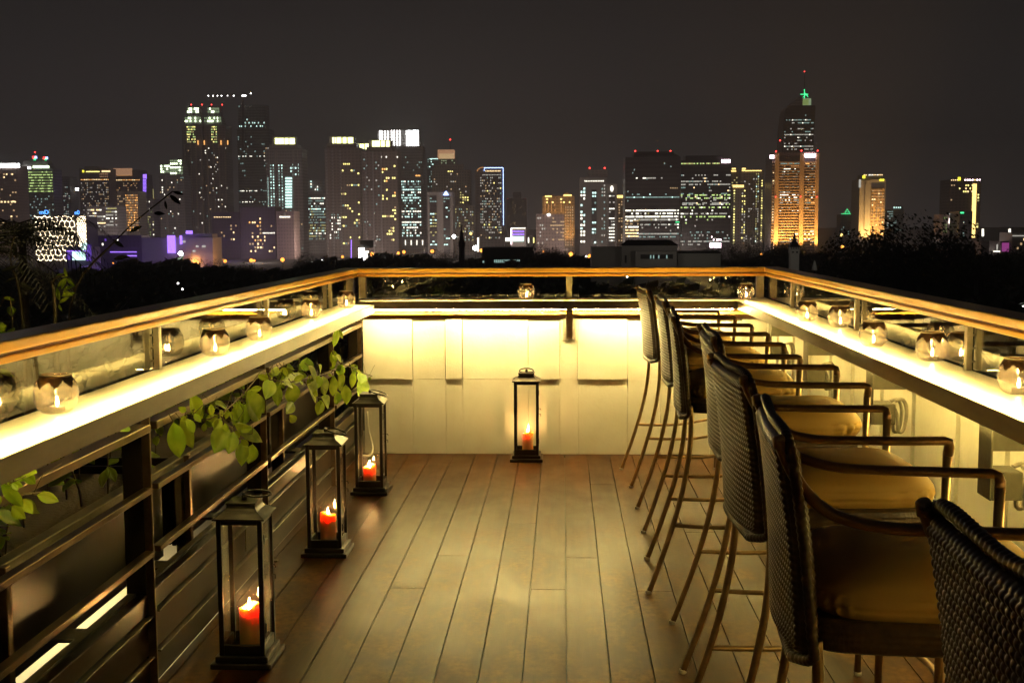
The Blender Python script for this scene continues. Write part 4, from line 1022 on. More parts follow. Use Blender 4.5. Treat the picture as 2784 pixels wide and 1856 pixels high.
b.light(1389, 1391, 620, 664, 'pinkw', nm='neon_line'); b.light(1390, 1429, 619, 621.5, 'white', nm='neon_line'); b.light(1392, 1425, 628, 630.5, 'viol'); b.light(1392, 1425, 636, 638.5, 'viol'); b.light(1392, 1424, 643, 656, 'cool'); b.light(1374, 1388, 646, 656, 'white'); b.done()
b = Bld('office_building', 'floodlit classical tower with two small golden gables', OW, 1350, 1475, 1562, 533, 'gold')
for x0, x1, xa, xb, yt in ((1528, 1556, 1540, 1543, 523), (1482, 1510, 1492, 1500, 529)): b.taper('gable', x0, x1, xa, xb, yt, 532.8, 'gold', 2, 14)
b.light(1532, 1554, 529, 533, 'gold', nm='gable_light'); b.light(1482, 1500, 532, 536, 'gold', nm='gable_light'); b.win(1476, 1560, 537, 560, [(1, 'gold')], .3, 4, 4); b.win(1535, 1560, 560, 670, [(1, 'org2'), (1, 'warm2')], .75, 3.4, 3.2, .45, .55); b.win(1478, 1530, 540, 580, [(1, 'org2')], .5, 3.4, 4, .3, .8); b.done()
b = Bld('office_building', 'pinkish low office block with a single white roof lamp, before the golden gables', OW, 1200, 1458, 1534, 582, 'pink')
b.light(1488, 1495, 581, 587, 'hot', nm='roof_lamp'); b.win(1496, 1534, 588, 670, [(1, 'warm2')], .35, 4, 2.4, .9, .4, .5); b.win(1460, 1490, 588, 670, [(1, 'white2')], .1, 4, 2.6); b.done()
b = Bld('office_building', 'grey tower with twin red beacons and columns of pale windows', OW, 1300, 1576, 1648, 482, 'plain')
b.block('penthouse', 1600, 1652, 462, 481.6, 'brown', 3, 20); b.win(1588, 1642, 489, 495, [(1, 'white')], .85, 3, 2.2)
b.win(1577, 1592, 500, 670, [(2, 'cool'), (1, 'white')], .42, 4, 2.6, .7, .6, .5); b.block('glass_strip', 1608, 1622, 515, 690, 'dark', -.5, .5); b.win(1609, 1621, 520, 670, [(2, 'cool'), (1, 'cool2')], .5, 4, 2.4, .8, .55, .6, dd=-.6); b.win(1634, 1646, 500, 670, [(1, 'white2'), (1, 'cool2')], .4, 4, 2.6)
b.beacon(1603, 457); b.beacon(1644, 457); b.done()
b = Bld('office_building', 'pale slab with a white oval emblem near its top', OW, 1280, 1650, 1677, 500, 'plain')
q = MB(); c = b.pt(1663.5, 513, -.6); q.v += [tuple(c + Vector((1.7 * math.cos(2 * PI * k / 20), 0, 3.2 * math.sin(2 * PI * k / 20)))) for k in range(20)]; q.face(list(range(20))); q.build('emblem', WM['white'], b.e)
b.block('glass_strip', 1655, 1671, 526, 690, 'dark', -.5, .5); b.win(1655, 1671, 528, 670, [(2, 'white2'), (1, 'white')], .6, 3.8, 2.4, .9, .4, .5, dd=-.6); b.done()
b = Bld('office_building', 'narrow golden topped block squeezed beside the widest dark tower', OW, 1400, 1678, 1702, 530, 'gold')
b.light(1677, 1698, 531, 538, 'gold', nm='roof_light'); b.win(1680, 1700, 545, 660, [(1, 'warm2')], .3, 3.6, 3); b.done()
# the two large dark slabs
b = Bld('office_building', 'widest dark office slab, with three red beacons on its rounded roof', OW, 1100, 1699, 1848, 427, 'dark', 40)
b.block('roof_house', 1722, 1830, 412.5, 426.7, 'dark', 6, 26); b.taper('roof_house', 1720, 1848, 1724, 1828, 414, 426.8, 'dark', 4, 30)
for px in (1727, 1788, 1823): b.beacon(px, 411, r=.8)
b.win(1728, 1800, 481, 485, [(1, 'white2'), (.5, 'white')], .55, 2.5, 1.8, .9); b.win(1820, 1842, 508, 512, [(1, 'warm2')], .8, 2.5, 1.6); b.win(1700, 1846, 524, 542, [(2, 'cool2'), (1, 'cool')], .42, 3, 1.8, .9, .4, .4)
b.win(1700, 1845, 568, 606, [(2, 'white'), (1, 'white2'), (1, 'yel2')], .82, 3.15, 1.7, .95, .48, .5); b.win(1700, 1736, 596, 652, [(1, 'warm'), (1, 'white'), (1, 'warm2')], .8, 3.15, 1.7, .95, .45, .3); b.win(1736, 1845, 606, 655, [(2, 'white2'), (1, 'white'), (1, 'cool2')], .5, 3.15, 1.7, .95, .42, .8)
b.light(1836, 1847, 603, 605, 'gsign', nm='sign'); b.win(1700, 1846, 432, 560, [(1, 'cool2')], .01, 3.15, 1.8); b.done()
b = Bld('office_building', 'dark office slab with a glowing pink white sign on its roof corner', OW, 1120, 1850, 1985, 436, 'dark', 36)
b.block('roof_house', 1862, 1962, 423, 435.7, 'dark', 4, 24); b.light(1962, 1985, 434, 443, 'pinkw', nm='roof_sign')
b.win(1850, 1955, 440, 452, [(1, 'yel2'), (1, 'grn')], .65, 3.3, 1.8, .9, .4); b.win(1850, 1984, 455, 560, [(1, 'white2'), (1, 'cool2'), (.4, 'warm')], .16, 3.2, 1.8, .85, .42, .6, cl=.3)
b.win(1850, 1984, 526, 610, [(1, 'white'), (1, 'grn'), (1, 'white2')], .5, 3.2, 1.8, .95, .42, .8); b.win(1850, 1984, 610, 670, [(1, 'white2'), (1, 'cool2')], .2, 3.2, 1.8, .9, .42, .6)
b.light(1930, 1960, 661, 673, 'pinkw', nm='lit_entrance'); b.win(1928, 1962, 640, 662, [(1, 'pinkw')], .2, 3, 2); b.done()
b = Bld('apartment_building', 'slim tower with a golden edge line, half hidden beside the pink signed slab', AT, 1500, 1986, 2006, 458, 'beige')
b.light(1986, 2001, 464, 467, 'gold', nm='roof_light'); b.light(1990, 2000, 457, 461, 'gold', nm='roof_light'); b.win(1986, 2004, 480, 660, [(1, 'yel2')], .35, 3.4, 2.6); b.done()
b = Bld('apartment_building', 'shorter tower topped with a bright golden band, before the slim tower', AT, 1400, 1991, 2026, 508, 'beige')
b.light(1992, 2022, 503, 509.5, 'gold', nm='roof_light'); b.win(1991, 1999, 515, 670, [(1, 'yel'), (1, 'yel2')], .7, 3.4, 2.6, .5); b.win(2014, 2026, 515, 670, [(1, 'yel'), (1, 'white2')], .45, 3.4, 2.6, .5); b.done()
b = Bld('apartment_building', 'tower with a thin golden line along its flat roof and dotted golden edges', AT, 1480, 2017, 2073, 463, 'beige')
b.light(2017, 2070, 463, 465.5, 'gold', nm='roof_light'); b.light(2017, 2027, 457, 461.5, 'gold', nm='roof_light'); b.win(2052, 2062, 470, 660, [(1, 'white2'), (1, 'yel2'), (.4, 'cool')], .6, 3.4, 2.6, .5); b.win(2066, 2073, 488, 660, [(1, 'yel'), (1, 'yel2')], .7, 3.4, 2.6, .5); b.win(2020, 2050, 470, 660, [(1, 'white2')], .07, 3.4, 3); b.done()
# the orange floodlit tower and the tall tower behind it
b = Bld('office_building', 'broad orange floodlit tower with four tall pillars and glowing pink white signs', OW, 1250, 2096, 2221, 424, 'dark', 40)
q = MB()
for k in range(33):
    y = 440 + k * 7.6; z1 = b.pt(2160, y).z; z0 = b.pt(2160, y + 3.1).z; q.box(b.pt(2096, 640).x, b.pt(2221, 640).x, -1.2, -.001, z0, z1)
q.build('floor_bands', FM['white'] if False else pmat('sandstone_cladding', (.55, .40, .26), .6), b.e)
for x0, x1 in ((2104, 2115), (2172, 2183), (2215, 2223)): b.block('pillar', x0, x1, 416, 800, 'gold', -3, 2.9, floor=True).data.materials[0] = bpy.data.materials['sandstone_cladding']
b.block('roof_parapet', 2116, 2216, 414, 423.7, 'pink', 1, 20)
b.light(2093, 2104, 422, 431, 'pinkw', -3.2, 'roof_sign'); b.light(2188, 2217, 418, 428, 'pinkw', -3.2, 'roof_sign')
b.win(2118, 2170, 441, 670, [(2, 'cool2'), (1, 'white2'), (1, 'org2'), (.7, 'white')], .34, 3.0, 2.2, .9, .4, .4); b.win(2186, 2213, 441, 670, [(1, 'warm2'), (1, 'cool2'), (.7, 'org'), (.6, 'white')], .42, 3.0, 2.2, .9, .4, .4); b.win(2097, 2103, 460, 660, [(1, 'warm'), (1, 'warm2')], .35, 3.0, 2)
for px, py in ((2110, 412), (2179, 410), (2223, 410), (2121, 382)): b.beacon(px, py, r=.9)
for px in (2109, 2177, 2221): 
    c = b.pt(px, 535, -3.4); qq = MB(); qq.lathe([(.01, -.7), (.7, 0), (.01, .7)], c, 8); qq.build('beacon', WM['red'], b.e)
b.done()
b = Bld('skyscraper', 'tallest tapering tower with a green lit crown and a red tipped mast', 'tower', 1500, 2124, 2201, 420, 'dark', 36)
q = MB(); pr = [(2121, 2206, 420), (2122, 2207, 380), (2124, 2208, 340), (2127, 2209, 310), (2131, 2209.5, 296), (2142, 2209, 287)]
for a, c, y in pr:
    xa, xb, z = b.pt(a, 640).x, b.pt(c, 640).x, b.pt(2160, y).z; q.v += [(xa, -1, z), (xb, -1, z), (xb, 34, z), (xa, 34, z)]
for i in range(len(pr) - 1):
    for k in range(4): q.face((i * 4 + k, i * 4 + (k + 1) % 4, i * 4 + 4 + (k + 1) % 4, i * 4 + 4 + k))
k = (len(pr) - 1) * 4; q.face((k, k + 1, k + 2, k + 3)); q.build('upper_shaft', FM['dark'], b.e)
q = MB(); n = 10
for i in range(n):
    t = i / n; xa, xb = b.pt(2142 + 34 * t, 640).x, b.pt(2142 + 34 * (i + 1) / n, 640).x
    q.box(xa, xb - .001, 2, 26, b.pt(2160, 287.4).z, b.pt(2160, 287 - 24 * math.sin(t * PI / 2) - 1).z)
q.build('curved_crown', FM['grey'], b.e)
b.block('crown_core', 2176, 2198, 268, 286.8, 'gcrown2', 4, 12); b.light(2176, 2198, 270, 286, 'grn2', 4)
q = MB(); g = b.pt(2187, 262, 8); q.bar(b.pt(2176, 257, 8), b.pt(2197, 257, 8), .9, .9, up=(0, 1, 0)); q.bar(b.pt(2187, 243, 8), b.pt(2187, 268, 8), .9, .7, up=(0, 1, 0)); q.bar(b.pt(2181, 267, 8), b.pt(2194, 255, 8), .7, .6, up=(0, 1, 0)); q.bar(b.pt(2187, 252, 8), b.pt(2197, 264, 8), .8, .8, up=(0, 1, 0)); q.build('crown_emblem', WM['gsign'], b.e)
q = MB(); q.tube([b.pt(2187, 262, 9), b.pt(2187, 196, 9)], [.8, .25], 6); q.build('mast', FM['black'], b.e)
c = b.pt(2187, 195, 9); q = MB(); q.lathe([(.01, -.9), (.9, 0), (.01, .9)], c, 8); q.build('beacon', WM['red'], b.e)
b.win(2128, 2204, 310, 328, [(1, 'white'), (1, 'cool2')], .05, 4, 2.5, dd=-1); b.win(2127, 2206, 322, 415, [(2, 'white2'), (1, 'cool2'), (.6, 'white')], .42, 4, 2.2, .9, .35, .8, dd=-1.1, cl=.25); b.done()
b = Bld('office_building', 'hazy low tower wearing a green neon triangle on a line', OW, 1900, 2285, 2320, 583, 'grey')
b.light(2287, 2320, 580.5, 582, 'gsign', nm='neon_line')
q = MB(); q.bar(b.pt(2297, 579, -2), b.pt(2303.5, 568, -2), .7, .7, up=(0, 1, 0)); q.bar(b.pt(2303.5, 568, -2), b.pt(2310, 579, -2), .7, .7, up=(0, 1, 0)); q.bar(b.pt(2299, 577, -2), b.pt(2308, 577, -2), .6, .6, up=(0, 1, 0)); q.build('neon_triangle', WM['gsign'], b.e)
b.win(2286, 2318, 590, 660, [(1, 'cool2')], .06, 4, 3); b.done()
b = Bld('hotel_building', 'lone golden floodlit tower with yellow signs, brightest at its foot', 'hotel', 1300, 2333, 2404, 488, 'plain', 34)
b.e.children; b.block('roof_drum', 2342, 2396, 474, 487.7, 'plain', 4, 24); b.win(2344, 2396, 473, 477, [(1, 'white'), (1, 'warm')], .7, 2.4, 2, dd=3.6)
b.block('stone_face', 2334, 2364, 490, 800, 'plain', -1.5, 1.4, floor=True); b.block('grid_face', 2366, 2402, 512, 800, 'gold', -1, .95, floor=True); b.block('pier', 2349, 2352, 500, 800, 'plain', -2.6, 1.0, floor=True)
b.light(2345, 2352, 477, 485, 'ysign', nm='roof_sign'); b.light(2391, 2403, 487, 492, 'ysign', nm='roof_sign'); b.light(2335, 2340, 488, 510, 'white2', -1.6, 'edge_light'); b.win(2367, 2401, 515, 650, [(1, 'org2'), (1, 'warm2'), (.3, 'warm')], .6, 3.4, 2.4, .6, .5, dd=-1.1); b.done()
b = Bld('office_building', 'pair of small greenish blocks with white lamps beside the golden tower', OW, 1700, 2408, 2455, 570, 'green')
b.block('rear_block', 2428, 2453, 561, 800, 'green', -6, 5, floor=True)
for x in (2429, 2435, 2441, 2446): b.light(x, x + 3, 562.5, 566, 'cool', -6, 'roof_lamp')
b.win(2410, 2426, 572, 640, [(1, 'white2'), (1, 'cool2')], .5, 3.6, 2.6, .9, .4, .5); b.win(2428, 2450, 590, 640, [(1, 'cool2')], .2, 3.6, 2.6, dd=-6); b.done()
b = Bld('office_building', 'dark tower at the right with a tall golden light strip and a lit roof line', OW, 1350, 2578, 2663, 488, 'brown', 34)
b.block('roof_house', 2604, 2662, 481, 487.7, 'brown', 3, 20); b.light(2604, 2611, 482, 491, 'ysign', nm='roof_sign'); b.win(2580, 2600, 487, 493, [(1, 'warm')], .7, 2.6, 2.4); b.win(2616, 2662, 486, 493, [(1, 'warm'), (1, 'pinkw')], .6, 3, 3)
b.light(2644.5, 2650, 500, 646, 'gold', nm='light_strip'); b.win(2602, 2642, 500, 530, [(1, 'yel'), (1, 'warm')], .25, 3.8, 2.8); b.win(2652, 2660, 510, 640, [(1, 'yel'), (1, 'yel2')], .3, 3.6, 2.6); b.win(2580, 2600, 500, 580, [(1, 'warm2')], .1, 3.6, 3); b.done()
b = Bld('office_building', 'low block with a glowing white square screen, before the golden strip tower', OW, 1150, 2562, 2607, 583, 'pink')
b.light(2575, 2605, 580, 584, 'white2'); b.light(2581, 2596, 594, 607, 'hot', nm='screen'); b.win(2563, 2575, 588, 640, [(1, 'grn2')], .4, 3.6, 2); b.done()
b = Bld('office_building', 'black block with a small green sign on its roof corner', OW, 1120, 2607, 2642, 574, 'dark')
b.light(2611, 2620, 576.5, 580.5, 'gsign', nm='roof_sign'); b.win(2616, 2622, 600, 650, [(1, 'cool2')], .6, 3.6, 2.2); b.done()
b = Bld('market_hall', 'low dark hall with violet flanks at the far right above the trees', 'hall', 1000, 2668, 2690, 655, 'mag' if False else 'purple'); b.done()
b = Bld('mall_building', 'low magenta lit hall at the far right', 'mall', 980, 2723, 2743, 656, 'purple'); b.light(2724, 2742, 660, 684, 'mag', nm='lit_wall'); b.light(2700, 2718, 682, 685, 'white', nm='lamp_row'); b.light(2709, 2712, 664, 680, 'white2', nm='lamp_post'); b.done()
b = Bld('car_park_building', 'flat roofed building at the right edge with a few warm lights', 'building', 980, 2752, 2860, 632, 'plain'); b.win(2754, 2800, 645, 690, [(1, 'warm'), (1, 'warm2')], .15, 4, 3); b.light(2752, 2800, 640, 642, 'white2'); b.done()
for x, y0, y1, lb in ((2672, 622, 642, 'short bright white lit mast between the dark tower and the right edge'), (2745, 622, 636, 'small white lamp mast near the right edge')):
    D = 1400; e = empty('light_mast', (xat(x, D), D, ZG), 0, lb, 'light mast'); o = Vector((xat(x, D), D, ZG)); q = MB(); q.tube([ony(x, 800, D) - o, ony(x, y1, D) - o], .4, 6); q.build('pole', FM['black'], e)
    q = MB(); q.bar(ony(x, y1, D) - o, ony(x, y0, D) - o, 2, 2, up=(0, 1, 0)); q.build('lamp', WM['white'], e)
# low buildings and billboards along the treetops
b = Bld('media_building', 'boxy building wrapped in a glowing honeycomb net of lights', 'building', 900, 97, 236, 588, 'black', 22)
def honey(b, x0, x1, y0, y1, cell, dd, seed, skew):
    r = random.Random(seed); a, c = b.pt(x0, 640, dd).x, b.pt(x1, 640, dd).x; z1, z0 = b.pt(150, y0, dd).z, b.pt(150, y1, dd).z
    nx, nz = max(2, int((c - a) / cell)), max(2, int((z1 - z0) / (cell * .87))); P = {}
    for j in range(nz + 1):
        for i in range(2 * nx + 1):
            off = .25 * cell * (1 if (i + j) % 2 else -1)
            P[i, j] = Vector((a + i * cell / 2 + r.uniform(-.32, .32) * cell * .5, dd - .8, z0 + j * (z1 - z0) / nz + off * .6 + r.uniform(-.3, .3) * cell * .5))
    q = MB()
    for j in range(nz + 1):
        for i in range(2 * nx):
            q.bar(P[i, j], P[i + 1, j]  , .26, .26, up=(0, 1, 0))
    for j in range(nz):
        for i in range(2 * nx + 1):
            if (i + j) % 2: q.bar(P[i, j], P[i, j + 1], .18, .18, up=(0, 1, 0))
    q.build('light_net', WM['net'], b.e)
honey(b, 97, 212, 590, 706, 3.9, 0, 4, 0); honey(b, 212, 236, 590, 690, 1.7, -.5, 5, 0)
b.light(216, 234, 632, 672, 'white', -.4, 'bright_corner')
def letters(b, txt, px, py, hpx, mat, dd=-1, sx=1.0):
    cu = bpy.data.curves.new('sign_letters', 'FONT'); cu.body = txt; cu.extrude = .1; cu.offset = .02
    sz = (b.pt(px, py, dd).z - b.pt(px, py + hpx, dd).z) * 1.38; cu.size = sz; cu.align_x = 'LEFT'
    t = bpy.data.objects.new('t', cu); me = bpy.data.meshes.new_from_object(t); me.materials.clear(); me.materials.append(WM[mat]); bpy.data.objects.remove(t)
    o = bpy.data.objects.new('sign_letters', me); COL.objects.link(o); o.parent = b.e; o.location = b.pt(px, py + hpx, dd); o.rotation_euler = (PI / 2, 0, 0); o.scale = (sx, 1, 1)
letters(b, 'mD', 107, 571, 11, 'bsign', sx=1.15); letters(b, 'mD', 203, 572, 11, 'bsign', sx=.6)
b.done()
b = Bld('pavilion_building', 'blue violet lit pavilion with a glowing white box at the foot of the honeycomb building', 'pavilion', 850, 178, 245, 672, 'black', 18)
b.light(197, 233, 684, 707, 'cool', -3, 'lit_box'); b.light(182, 238, 681, 684, 'viol', -2); b.light(233, 250, 664, 709, 'viol2', 0, 'violet_wall'); b.light(223, 238, 660, 680, 'cool', 0, 'lit_box'); b.light(180, 197, 686, 706, 'viol2', -1, 'violet_wall'); b.done()
b = Bld('mall_building', 'long violet washed wall of a low mall left of the twin towers', 'mall', 950, 245, 384, 640, 'purple', 20)
b.light(300, 372, 684, 686, 'viol', nm='light_line'); b.light(345, 372, 694, 696.5, 'viol', nm='light_line'); b.win(250, 380, 646, 680, [(1, 'viol2'), (.6, 'white')], .08, 4, 3); b.done()
b = Bld('mall_building', 'low pale mall under the twin towers with two tall violet banners', 'mall', 900, 384, 578, 646, 'plain', 24)
b.light(455, 478, 640, 688, 'viol', -1, 'banner'); b.light(489, 496, 640, 664, 'viol', -1, 'banner'); b.light(506, 524, 627, 636, 'viol', -1, 'banner'); b.block('upper_floor', 495, 577, 636, 645.8, 'plain', 4, 14); b.win(486, 576, 650, 690, [(1, 'white2')], .12, 4, 3, 1, .4, .6); b.done()
D = 820
e = empty('billboard', (xat(988, D), D, ZG), 0, 'blazing white billboard under a blank grey panel near the end of the fence rail', 'billboard'); o = Vector((xat(988, D), D, ZG))
for nm, x0, x1, y0, y1, m, dy in (('screen', 975, 992, 675, 711, WM['hot'], -.4), ('screen', 992.6, 1003, 682, 706, WM['white'], -.4), ('panel', 979, 1015, 653, 674, FM['plain'], 0), ('frame', 974, 1016, 711.5, 716, FM['black'], 0)):
    q = MB(); a, z1 = (ony(x0, y0, D) - o).x, (ony(x0, y0, D) - o).z; c, z0 = (ony(x1, y1, D) - o).x, (ony(x1, y1, D) - o).z; q.box(a, c, dy - .3, dy, z0, z1); q.build(nm, m, e)
q = MB(); 
for x in (984, 1008): q.tube([ony(x, 800, D) - o, ony(x, 716, D) - o], .5, 6)
q.build('post', FM['black'], e)
def lstrip(x0, y0, x1, y1, m, w, lb, D=840, nm='neon_mast'):
    e = empty(nm, (xat(x0, D), D, ZG), 0, lb, 'neon mast'); o = Vector((xat(x0, D), D, ZG))
    q = MB(); q.bar(ony(x0, y0, D) - o, ony(x1, y1, D) - o, w, w, up=(0, 1, 0)); q.build('tube_light', WM[m], e)
    q = MB(); q.tube([ony(x1, 800, D) - o, ony(x1, y1, D) - o], .2, 6); q.build('pole', FM['black'], e)
lstrip(955, 652, 955, 704, 'viol', .55, 'thin upright violet neon tube left of the white billboard'); lstrip(1300, 646, 1300, 684, 'white', 1.1, 'upright white neon tube right of the dark minaret')
lstrip(1437, 646, 1437, 660, 'white', .9, 'short white light tube right of the violet neon showroom'); lstrip(1451, 646, 1451, 660, 'yel', .7, 'short yellowish light tube, farther right of the violet neon showroom')
# white house with a dark hipped roof, low wings
D = 420
e = empty('white_house', (xat(1730, D), D, ZG), 0, 'low pale building with a dark hipped roof just above the far rail', 'house'); o = Vector((xat(1730, D), D, ZG))
def W(nm, x0, x1, y0, y1, dy, dp, m, yb=None):
    q = MB(); a = (ony(x0, 640, D + dy) - o).x; c = (ony(x1, 640, D + dy) - o).x; z1 = (ony(1700, y0, D + dy) - o).z; z0 = (ony(1700, y1, D + dy) - o).z
    q.box(a, c, dy, dy + dp, z0, z1); return q.build(nm, m, e)
W('wing', 1608, 1690, 672, 800, 3, 14, FM['plain']); W('hall', 1690, 1842, 668, 800, 0, 18, FM['plain']); W('front_porch', 1728, 1840, 684, 800, -3, 2.9, FM['plain']); W('wing', 1844, 1960, 690, 800, 2, 10, FM['white']); W('wing', 1846, 1958, 683, 689.7, 5, 6, FM['black'])
q = MB(); f = lambda x, y, dy: ony(x, y, D + dy) - o
q.v += [tuple(f(1684, 667.6, 0)), tuple(f(1846, 667.6, 0)), tuple(f(1846, 667.6, 18)), tuple(f(1684, 667.6, 18)), tuple(f(1706, 652, 7)), tuple(f(1822, 652, 7)), tuple(f(1822, 652, 11)), tuple(f(1706, 652, 11))]
for g in ((0, 1, 5, 4), (1, 2, 6, 5), (2, 3, 7, 6), (3, 0, 4, 7), (4, 5, 6, 7), (3, 2, 1, 0)): q.face(g)
q.build('roof', FM['black'], e); W('window', 1742, 1830, 692, 704, -3.12, .1, FM['black'])
for x in (1768, 1776, 1812, 1790): W('lit_pane', x, x + 3, 694, 703, -3.3, .1, WM['cool2'])
W('window', 1699, 1704, 694, 715, -.1, .09, FM['black'])
D = 700
e = empty('warehouse', (xat(1376, D), D, ZG), 0, 'dark low warehouse with a strip of dim greenish windows', 'warehouse'); o = Vector((xat(1376, D), D, ZG))
W('hall', 1310, 1450, 672, 800, 0, 30, FM['black']); 
for k in range(14): W('window', 1343 + k * 5.1, 1346.6 + k * 5.1, 705, 713, -.2, .15, WM['cool2'])
W('window', 1296 + 15, 1301 + 15, 708, 713, -.2, .15, WM['cool2'])
# steeple
D = 380
e = empty('clock_tower', (xat(2162, D), D, ZG), 0, 'small pale clock tower with a sharp dark spire, in front of the orange tower', 'clock tower'); o = Vector((xat(2162, D), D, ZG))
W('shaft', 2150.5, 2174, 690, 800, 0, 2.8, FM['white']); W('belfry', 2149.5, 2175, 672, 689.7, -.15, 3.1, FM['white'])
q = MB(); z0 = (ony(2162, 671.8, D) - o).z; z1 = (ony(2162, 627, D) - o).z; r0 = (xat(2176.5, D) - xat(2148, D)) / 2
q.v += [(-r0, -.3, z0), (r0, -.3, z0), (r0, 3.2, z0), (-r0, 3.2, z0), (-r0 * .38, .9, z0 + (z1 - z0) * .35), (r0 * .38, .9, z0 + (z1 - z0) * .35), (r0 * .38, 2, z0 + (z1 - z0) * .35), (-r0 * .38, 2, z0 + (z1 - z0) * .35), (0, 1.45, z1)]
for g in ((0, 1, 5, 4), (1, 2, 6, 5), (2, 3, 7, 6), (3, 0, 4, 7), (4, 5, 8), (5, 6, 8), (6, 7, 8), (7, 4, 8), (3, 2, 1, 0)): q.face(g)
q.build('spire', FM['black'], e)
for x in (2153, 2157.6, 2162, 2166.6, 2171): W('louvre_window', x - 1, x + 1, 673.5, 679, -.25, .08, FM['black'])
for x in (2156, 2167): 
    q = MB(); c = ony(x, 685.5, D - .3) - o; q.v += [tuple(c + Vector((.32 * math.cos(2 * PI * k / 14), 0, .32 * math.sin(2 * PI * k / 14)))) for k in range(14)]; q.face(list(range(14))); q.build('clock_face', FM['black'], e)
# dark minaret
D = 600
e = empty('minaret', (xat(1255, D), D, ZG), 0, 'slender dark spire standing above the trees left of the white neon tube', 'spire'); o = Vector((xat(1255, D), D, ZG))
q = MB(); c = lambda y: (ony(1256, y, D) - o).z
q.lathe([(1.6, c(800)), (1.5, c(672)), (1.8, c(668)), (1.8, c(660)), (1.2, c(652)), (.8, c(640)), (.9, c(634)), (.25, c(624)), (.3, c(618)), (.02, c(608))], n=10); q.build('shaft', FM['black'], e)
# folded parasol on a lower roof
D = 60
e = empty('closed_parasol', (xat(2216, D), D, ony(2216, 745, D).z - 1.6), 0, 'small white folded parasol poking up beyond the far corner of the rail', 'parasol'); o = e.location.copy()
q = MB(); c = lambda y: (ony(2216, y, D) - o).z
q.lathe([(.15, c(735)), (.12, c(725)), (.06, c(714)), (.015, c(708))], n=10); q.build('canopy', FM['white'], e)
q = MB(); q.tube([(0, 0, 0), (0, 0, c(735))], .03, 6); q.build('pole', FM['black'], e)
tag(MB().box(xat(2180, D), xat(2260, D), D - 3, D + 3, ony(2216, 745, D).z - 1.9, ony(2216, 745, D).z - 1.6).build('lower_roof', FM['black']), 'dark flat roof below the far corner carrying the folded parasol', 'roof')

# street lamps -------------------------------------------------
SL = [(532, 711, 's', 900, .8, 'orange street lamp under the mall with violet banners, left of a touching pair'), (543, 711, 's', 905, .65, 'smaller orange street lamp touching the one under the mall with violet banners'), (612, 710, 's', 900, .8, 'orange street lamp glowing below the low mauve shopping block'),
      (683, 708, 's', 900, .9, 'orange street lamp below the mauve hotel block'), (691, 708.5, 's', 903, .6, 'smaller orange street lamp touching the one below the mauve hotel block'), (768, 706, 's', 900, .95, 'orange street lamp below the flame shaped sign'), (931, 698, 's', 900, .6, 'orange street lamp left of the upright violet neon tube'),
      (1011, 691, 's', 850, .85, 'orange street lamp touching the blazing white billboard'), (1083, 688, 's', 900, .65, 'left orange street lamp of the pair below the white finned tower'), (1098, 685, 's', 900, .75, 'right orange street lamp of the pair below the white finned tower'), (1175, 683, 's', 900, .85, 'single large orange street lamp below the grey twin slab block'),
      (1309, 681, 's', 860, .8, 'orange street lamp at the foot of the upright white neon tube'), (1292, 674, 'w', 850, 1.0, 'white floodlight bursting beside the upright white neon tube'), (1280, 635, 'y', 950, .7, 'warm lamp high above the trees below the grey office block'), (1441, 685, 's', 900, .75, 'orange street lamp below the violet neon showroom'),
      (1477, 684, 's', 900, .5, 'small orange street lamp below the pinkish low office block'), (1552, 691, 's', 800, .85, 'orange street lamp left of the low pale building'), (1603, 697, 's', 800, .85, 'orange street lamp touching the left wing of the low pale building'), (2070, 691, 's', 800, .4, 'tiny orange street lamp left of the clock tower'),
      (2290, 672, 's', 850, .8, 'orange street lamp left of the great dark tree'), (2288, 639, 'y', 950, .7, 'yellow green lamp above the orange one, under the neon triangle'), (491, 689, 'w', 850, 1.0, 'upper white floodlight under the violet banners'), (491, 712, 'w', 850, 1.0, 'lower white floodlight under the violet banners'),
      (1234, 643, 'w2', 900, .9, 'oval white lamp above the trees beside the dark spire'), (43, 695, 's', 900, .6, 'orange lamp at the far left below the palm'), (308, 715, 's', 900, .35, 'tiny orange lamp right of the blue violet pavilion'), (408, 723, 's', 900, .35, 'tiny orange lamp in the dark below the long violet wall')]
def lamp_proto(mat, nm):
    e = empty('street_lamp', (0, 0, 0)); q = MB(); q.lathe([(.02, -1), (.55, -.8), (.92, -.3), (1, 0), (.92, .3), (.55, .8), (.02, 1)], n=12); h = q.build('lamp_head', mat, e)
    q = MB(); q.tube([(0, .6, -12), (0, .6, -1.0), (0, .2, -.9)], .14, 6); q.build('pole', FM['black'], e); return e
prot = {}; LP = []
for px, py, kd, D, r, lb in SL:
    if kd not in prot: o = prot[kd] = lamp_proto({'s': WM['street'], 'w': WM['streetw'], 'w2': WM['hot'], 'y': WM['gold']}[kd], kd)
    else: o = copy_tree(prot[kd])
    o.location = ony(px, py, D); o.scale = (r * 1.7, r * 1.7, r * 1.7); tag(o, lb, 'street lamp', 'street lamps and floodlights among the treetops')
    if kd == 's' and r > .55: LP.append((px, py, D))

